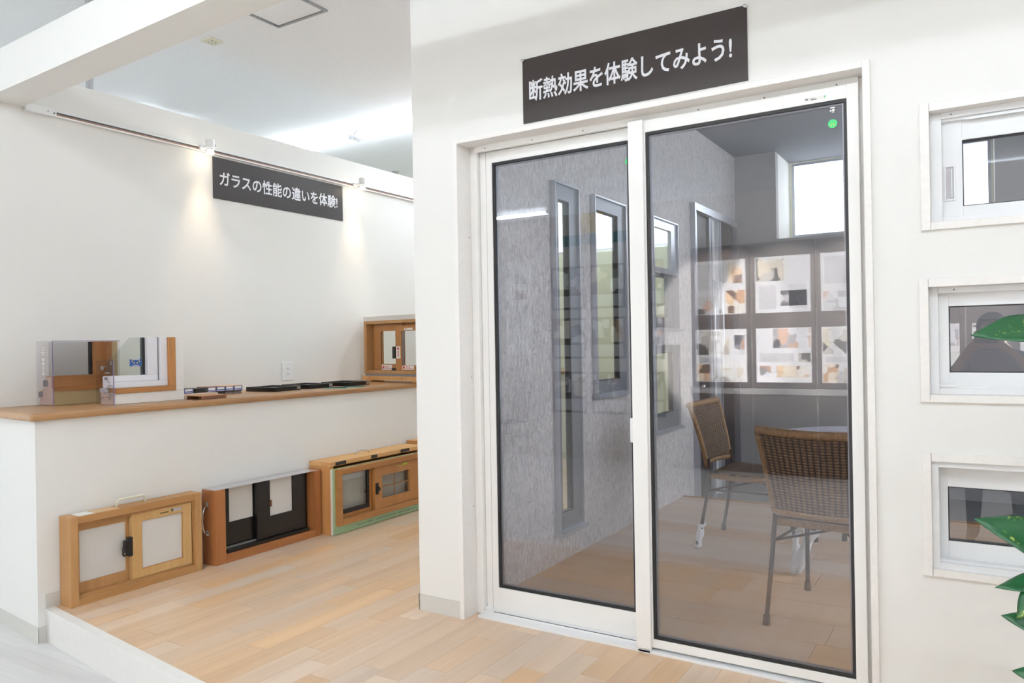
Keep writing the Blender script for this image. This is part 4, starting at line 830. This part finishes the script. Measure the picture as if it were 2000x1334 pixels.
def leaf(base, tip, width, nrm, droop=.12, fold=.25):
    base = Vector(base); tip = Vector(tip); ax = tip-base; ln = ax.length; ax.normalize(); n = Vector(nrm); n = (n - ax*n.dot(ax)).normalized(); sd = ax.cross(n)
    bm = bm_(); NU = 10; NV = 3; R = []
    prf = lambda q: math.sin(PI*min(1, q**.62))**.8 * (1-.25*q) if 0 < q < 1 else 0
    for i in range(NU+1):
        q = i/NU; w = max(prf(q)*width/2, .0006); row = []
        c = base + ax*ln*q + n*(-droop*ln*(q-.35)**2*2)
        for j in range(-NV, NV+1):
            s = j/NV; back = -.10*ln*abs(s)*(1-q)**2.2 if q < .5 else 0
            row.append(bm.verts.new(c + sd*w*s + n*(w*abs(s)*fold - w*fold*.6*s*s + .003*math.sin(9*q+3*s)) + ax*back))
        R.append(row)
    for a, b_ in zip(R, R[1:]):
        for j in range(2*NV): bm.faces.new((a[j], a[j+1], b_[j+1], b_[j]))
    return bm
def add_leaf(base, tip, width, nrm, **k):
    o = obj('leaf', leaf(base, tip, width, nrm, **k), 'pothos_leaf', t, smooth=True); sm = o.modifiers.new('thickness', 'SOLIDIFY'); sm.thickness = .0012
    b = Vector(base); p0 = Vector((PX + .03*(1 if b.x > PX else -1)*.8, PY, max(.26, min(1.40, b.z-.06))))
    mid = (b+p0)/2 + Vector((0, 0, .03)); obj('petiole', tube(bm_(), [p0, mid, b], .0035, 6), 'stem_green', o, smooth=True)
add_leaf((.135, 2.085, 1.262), (-.018, 1.99, 1.262), .095, (.25, -.75, .6), droop=.10)
add_leaf((.150, 2.085, .755), (-.006, 1.996, .850), .12, (.1, -.75, .65), droop=.16)
add_leaf((.145, 2.075, .690), (.022, 2.012, .705), .075, (.1, -.5, .8), droop=.2)
add_leaf((.110, 2.035, .700), (.050, 2.005, .632), .062, (-.5, -.8, .2), droop=.15)
add_leaf((.150, 2.06, .585), (.036, 2.02, .632), .085, (.1, -.7, .6), droop=.2)
add_leaf((.165, 2.06, .475), (.052, 2.03, .508), .085, (.1, -.7, .6), droop=.2)
rl_ = random.Random(3)
for i in range(40):
    z = .30 + i*.030; a = math.radians(rl_.uniform(-75, 115)) ; r0 = rl_.uniform(.07, .11); ln = rl_.uniform(.12, .18)
    dx, dy = math.cos(a), math.sin(a); b = (PX+.03+dx*r0, PY+dy*r0, z); add_leaf(b, (b[0]+dx*ln, b[1]+dy*ln, z-rl_.uniform(.0, .09)), rl_.uniform(.075, .11), (dx*.4, dy*.4, 1), droop=.2)

# ================================================================== BEHIND THE VIEWER (seen as reflections in the panes)
YP = -2.4
wall('wall_behind', 'y', -6.2, 1.0, LOW, 2.83, YP-.12, YP, [], 'wall_behind', 'pale partition behind the viewer mirrored in the door panes')
YQ = YP + .025
t = thing('panel_board', 'brown panelled display board mirrored in the right door pane', 'display board', (-1.0, YQ, .7))
obj('ledge', B(-2.76, .54, YQ, YQ+.022, .68, .745), 'label_grey', t); SEAM = [-2.737, -2.087, -1.438, -.79, -.14, .51]
pages = []
for i in range(5): obj('lower_panel', B(SEAM[i]+.006, SEAM[i+1]-.006, YQ, YQ+.015, LOW+.01, .675), 'brown_panel', t, bevel=.002)
for i in range(5):
    obj('panel', B(SEAM[i]+.006, SEAM[i+1]-.006, YQ, YQ+.018, .75, 2.27), 'brown_panel', t, bevel=.002)
    for r_, (z0, z1) in enumerate(((1.534, 2.118), (.808, 1.374))): pages.append((SEAM[i]+.05, SEAM[i]+.60, z0, z1, i, r_))
NAMES = ['first', 'second', 'third', 'fourth', 'fifth']
LAY = [[('p', .60, .0, 1.0, .45, 1), ('p', .02, .0, .55, .35, 2), ('t', .05, .45, .55, .95, 0), ('p', .65, .55, .95, .95, 1)],
       [('p', .0, .0, .30, .35, 1), ('p', .35, .0, .95, .28, 0), ('p', .0, .5, .68, .98, 0), ('t', .05, .35, .55, .48, 0), ('p', .75, .5, .98, .9, 2)],
       [('p', .0, .55, .55, 1.0, 0), ('t', .6, .05, .95, .5, 0), ('t', .05, .05, .4, .5, 0), ('p', .45, .1, .95, .4, 2)],
       [('p', .30, .62, 1.0, 1.0, 2), ('t', .05, .36, .7, .55, 0), ('p', .75, .36, 1.0, .55, 0), ('p', .05, .08, .28, .32, 2), ('p', .36, .08, .97, .32, 1)]]
for x0, x1, z0, z1, i, r_ in pages:
    g = thing('magazine_page', '%s mirrored magazine page from the left in the %s row' % (NAMES[i], ('upper', 'lower')[r_]), 'page', ((x0+x1)/2, YQ+.018, z0), group='pages on the panel board')
    obj('sheet', B(x0, x1, YQ+.0185, YQ+.0195, z0, z1), 'paper', g)
    for k, (kd, a, b_, a2, b2, m) in enumerate(LAY[(i*2+r_) % 4]):
        q = B(x0+(x1-x0)*a+.008, x0+(x1-x0)*a2-.008, YQ+.0196, YQ+.0202, z0+(z1-z0)*b_+.008, z0+(z1-z0)*b2-.008)
        obj('photo_print' if kd == 'p' else 'text_print', q, PICS[m] if kd == 'p' else 'print_rows', g)
for i in range(5):  # unseen lamps added to brighten the mirrored pages
    x = -2.41 + i*.65; s = thing('page_fill_lamp', 'added unseen lamp brightening the mirrored panel board', 'spotlight', (x, .3, CEIL), group='added lamps over the panel board')
    dr = Vector((0, YP-.3, 1.47-CEIL)).normalized(); p0 = Vector((x, .3, CEIL-.03))
    obj('base', cyl(bm_(), (x, .3, CEIL-.03), (x, .3, CEIL), .05, seg=16), 'metal_white', s); obj('head', cyl(bm_(), p0, p0+dr*.1, .035, .045, seg=16), 'metal_white', s)
    l = bpy.data.lights.new('page_fill_beam', 'SPOT'); l.energy = BOARD_W; l.color = (1, .97, .95); l.spot_size = math.radians(28); l.spot_blend = .35; l.shadow_soft_size = .03
    o = bpy.data.objects.new('page_fill_beam', l); COL.objects.link(o); o.parent = s; o.location = p0+dr*.16 - Vector(s.location); o.rotation_euler = dr.to_track_quat('-Z', 'Y').to_euler()
n = 0
for ci, (x0, x1) in enumerate(((-4.56, -4.10), (-4.035, -3.58), (-3.52, -3.06))):
    for ri, (z0, z1) in enumerate(((1.66, 2.19), (1.06, 1.56), (.40, .905))):
        g = thing('framed_poster', '%s column poster in the %s row, mirrored in the left door pane' % (('left', 'middle', 'right')[ci], ('top', 'middle', 'bottom')[ri]), 'poster', ((x0+x1)/2, YP, z0), group='posters mirrored in the left pane')
        obj('backing', B(x0, x1, YP+.001, YP+.012, z0, z1), 'brown_panel', g); obj('photo_print', B(x0+.02, x0+.25, YP+.0121, YP+.0128, z0+.25, z1-.03), PICS[(ci+ri) % 3], g); obj('photo_print', B(x0+.27, x1-.02, YP+.0121, YP+.0128, z0+.2, z1-.03), PICS[(ci+ri+2) % 3], g); obj('text_print', B(x0+.03, x1-.03, YP+.0121, YP+.0128, z0+.03, z0+.17), 'print_rows', g)
g = thing('tall_leaflet', 'tall white printed sheet mirrored at the left edge of the door', 'leaflet', (-5.05, YP, 1.12))
obj('sheet', B(-5.24, -4.86, YP+.001, YP+.004, 1.12, 2.30), 'paper', g); obj('photo_print', B(-5.10, -4.92, YP+.0041, YP+.0048, 2.02, 2.14), PICS[2], g); obj('photo_print', B(-5.10, -4.92, YP+.0041, YP+.0048, 1.82, 1.94), PICS[2], g); obj('text_print', B(-5.2, -4.9, YP+.0041, YP+.0048, 1.45, 1.75), 'print_rows', g)
tag(obj('wall_card', B(-4.16, -3.86, YP+.001, YP+.01, 2.585, 2.825), 'yellow_poster', bevel=.002), 'yellow card mirrored above the posters', 'card'); tag(obj('wall_banner', B(-4.5, -3.55, YP+.001, YP+.012, 2.44, 2.57), 'teal_poster', bevel=.002), 'long teal banner mirrored above the posters', 'banner')
def wire_chair(loc, rz, lab):
    t = thing('wire_chair', lab, 'chair', loc, rz, group='wire chairs mirrored in the left pane')
    for x in (-.17, .17):
        obj('leg', tube(bm_(), [(x, -.18, 0), (x, -.17, .45), (x*.95, -.24, .93), (x*.93, -.25, .96)], .007, 6), 'wire_metal', t, local=True); obj('leg', tube(bm_(), [(x*1.05, .2, 0), (x, .17, .45)], .007, 6), 'wire_metal', t, local=True)
        obj('stretcher', tube(bm_(), [(x, -.17, .28), (x, .18, .28)], .005, 6), 'wire_metal', t, local=True)
    for i in range(6): obj('spindle', tube(bm_(), [(-.12+i*.048, -.175, .47), (-.12+i*.048, -.24, .92)], .004, 6), 'wire_metal', t, local=True)
    obj('top_rail', tube(bm_(), [(-.16, -.24, .92), (0, -.26, .93), (.16, -.24, .92)], .007, 6), 'wire_metal', t, local=True); obj('seat_frame', PF('z', -.18, .18, -.18, .18, .445, .457, .02), 'wire_metal', t, local=True)
    for i in range(7): obj('seat_slat', B(-.16+i*.05, -.14+i*.05, -.17, .17, .448, .454), 'wire_metal', t, local=True)
wire_chair((-5.02, -2.05, LOW), .4, 'black wire chair mirrored in the left pane, nearer to the glass'); wire_chair((-5.32, -1.62, LOW), .5, 'black wire chair mirrored in the left pane, nearer to the partition')

# ---- photographer, mirrored in the middle small window
def person():
    mb = bpy.data.meshes.new('person'); V = []; E_ = []; Rr = []
    def add(p, r, par=None):
        V.append(p); Rr.append(r); i = len(V)-1
        if par is not None: E_.append((par, i))
        return i
    ox, oy = .06, -.40
    pel = add((ox, oy, .80), (.155, .115)); wa = add((ox, oy+.01, .93), (.135, .10), pel); ch = add((ox, oy+.05, 1.04), (.155, .11), wa); nk = add((ox, oy+.12, 1.155), (.055, .055), ch)
    hd = add((ox-.005, oy+.165, 1.215), (.068, .075), nk); h2 = add((ox-.01, oy+.185, 1.30), (.082, .098), hd); add((ox-.01, oy+.18, 1.365), (.06, .07), h2)
    for s in (-1, 1):
        sh = add((ox+s*.165, oy+.07, 1.09), (.062, .062), ch); el = add((ox+s*.27, oy+.20, .93), (.043, .043), sh); wr = add((ox+s*.135-.03, oy+.305, 1.135), (.027, .027), el)
        pm = add((ox+s*.085-.04, oy+.318, 1.185), (.03, .018), wr)
        for k, ln in enumerate((.062, .07, .066, .052)):
            f1 = add((ox+s*(.075-.012*k)-.045, oy+.325, 1.205+.014*(1.5-k)), (.0095, .0095), pm); f2 = add((ox+s*(.075-.012*k-ln*.45)-.045, oy+.332, 1.225+.014*(1.5-k)), (.0085, .0085), f1); add((ox+s*(.075-.012*k-ln*.75)-.045, oy+.322, 1.232+.014*(1.5-k)), (.0075, .0075), f2)
        t1 = add((ox+s*.075-.04, oy+.295, 1.185), (.011, .011), pm); add((ox+s*.045-.04, oy+.285, 1.20), (.009, .009), t1)
        hp = add((ox+s*.10, oy, .70), (.092, .095), pel); kn = add((ox+s*.13, oy+.06, .33), (.062, .066), hp); an = add((ox+s*.14, oy-.01, -.06), (.042, .045), kn); hl = add((ox+s*.14, oy, -.115), (.04, .04), an); add((ox+s*.16, oy+.16, -.125), (.036, .028), hl)
    mb.from_pydata(V, E_, []); o = bpy.data.objects.new('person', mb); COL.objects.link(o)
    m = o.modifiers.new('skin', 'SKIN'); sv = mb.skin_vertices[0].data
    for i, r_ in enumerate(Rr): sv[i].radius = r_
    sv[0].use_root = True
    o.modifiers.new('sub', 'SUBSURF').levels = 2; o.modifiers['sub'].render_levels = 2
    bpy.context.view_layer.update(); me = bpy.data.meshes.new_from_object(o.evaluated_get(bpy.context.evaluated_depsgraph_get())); bpy.data.objects.remove(o)
    mat('skin', S(196, 150, 126), .5); mat('shirt', S(128, 122, 140), .8); mat('trousers', S(52, 54, 66), .8); mat('shoe', S(40, 34, 32), .5); mat('hair', S(32, 26, 24), .6)
    for n_ in ('shirt', 'skin', 'trousers', 'shoe'): me.materials.append(MATS[n_])
    for p in me.polygons:
        p.use_smooth = True; c = p.center
        if c.z > 1.145 and abs(c.x-ox) < .11 and c.y > oy+.05: p.material_index = 1
        elif c.y > oy+.27 and c.z > 1.0: p.material_index = 1
        elif c.z < -.07: p.material_index = 3
        elif c.z < .80: p.material_index = 2
    zmin = min(v.co.z for v in me.vertices)
    for v in me.vertices: v.co.z += (LOW-zmin) * max(0, min(1, (.3-v.co.z)/.3))
    o = bpy.data.objects.new('person', me); COL.objects.link(o)
    tag(o, 'person in a grey shirt raising a camera, mirrored in the middle small window', 'person')
    hb = bm_(); bmesh.ops.create_uvsphere(hb, u_segments=20, v_segments=12, radius=1)
    for v in hb.verts: v.co = Vector((ox-.01 + v.co.x*.094, oy+.172 + v.co.y*.112, 1.315 + v.co.z*.10))
    bmesh.ops.delete(hb, geom=[v for v in hb.verts if v.co.y > oy+.235 and v.co.z < 1.36 or v.co.z < 1.24], context='VERTS'); obj('hair', hb, 'hair', o, smooth=True, local=True)
    for s in (-1, 1): eb = bm_(); bmesh.ops.create_uvsphere(eb, u_segments=10, v_segments=8, radius=.016); [setattr(v, 'co', Vector((ox-.01+s*.088+v.co.x*.4, oy+.18+v.co.y, 1.285+v.co.z*1.5))) for v in eb.verts]; obj('ear', eb, 'skin', o, smooth=True, local=True)
    nb = bm_(); cyl(nb, (ox-.01, oy+.275, 1.305), (ox-.01, oy+.297, 1.27), .006, .014, seg=8); obj('nose', nb, 'skin', o, smooth=True, local=True)
    for s in (-1, 1): eb = bm_(); bmesh.ops.create_uvsphere(eb, u_segments=10, v_segments=8, radius=.011); [setattr(v, 'co', Vector((ox-.01+s*.033+v.co.x, oy+.272+v.co.y*.6, 1.305+v.co.z*.7))) for v in eb.verts]; obj('eye', eb, 'hair', o, smooth=True, local=True)
    obj('mouth', B(ox-.032, ox+.012, oy+.268, oy+.276, 1.238, 1.246), 'label_red', o, local=True)
person()
c = thing('held_camera', 'black camera held up by the mirrored person', 'camera', (.012, -.07, 1.21))
obj('body', B(-.055, .08, -.10, -.055, 1.205, 1.285), 'black_plastic', c, bevel=.006); obj('lens', cyl(bm_(), (.012, -.056, 1.245), (.012, -.03, 1.245), .03, .028, seg=20), 'black_plastic', c, smooth=True); obj('prism_hump', B(-.015, .04, -.095, -.06, 1.2855, 1.305), 'black_plastic', c, bevel=.005)
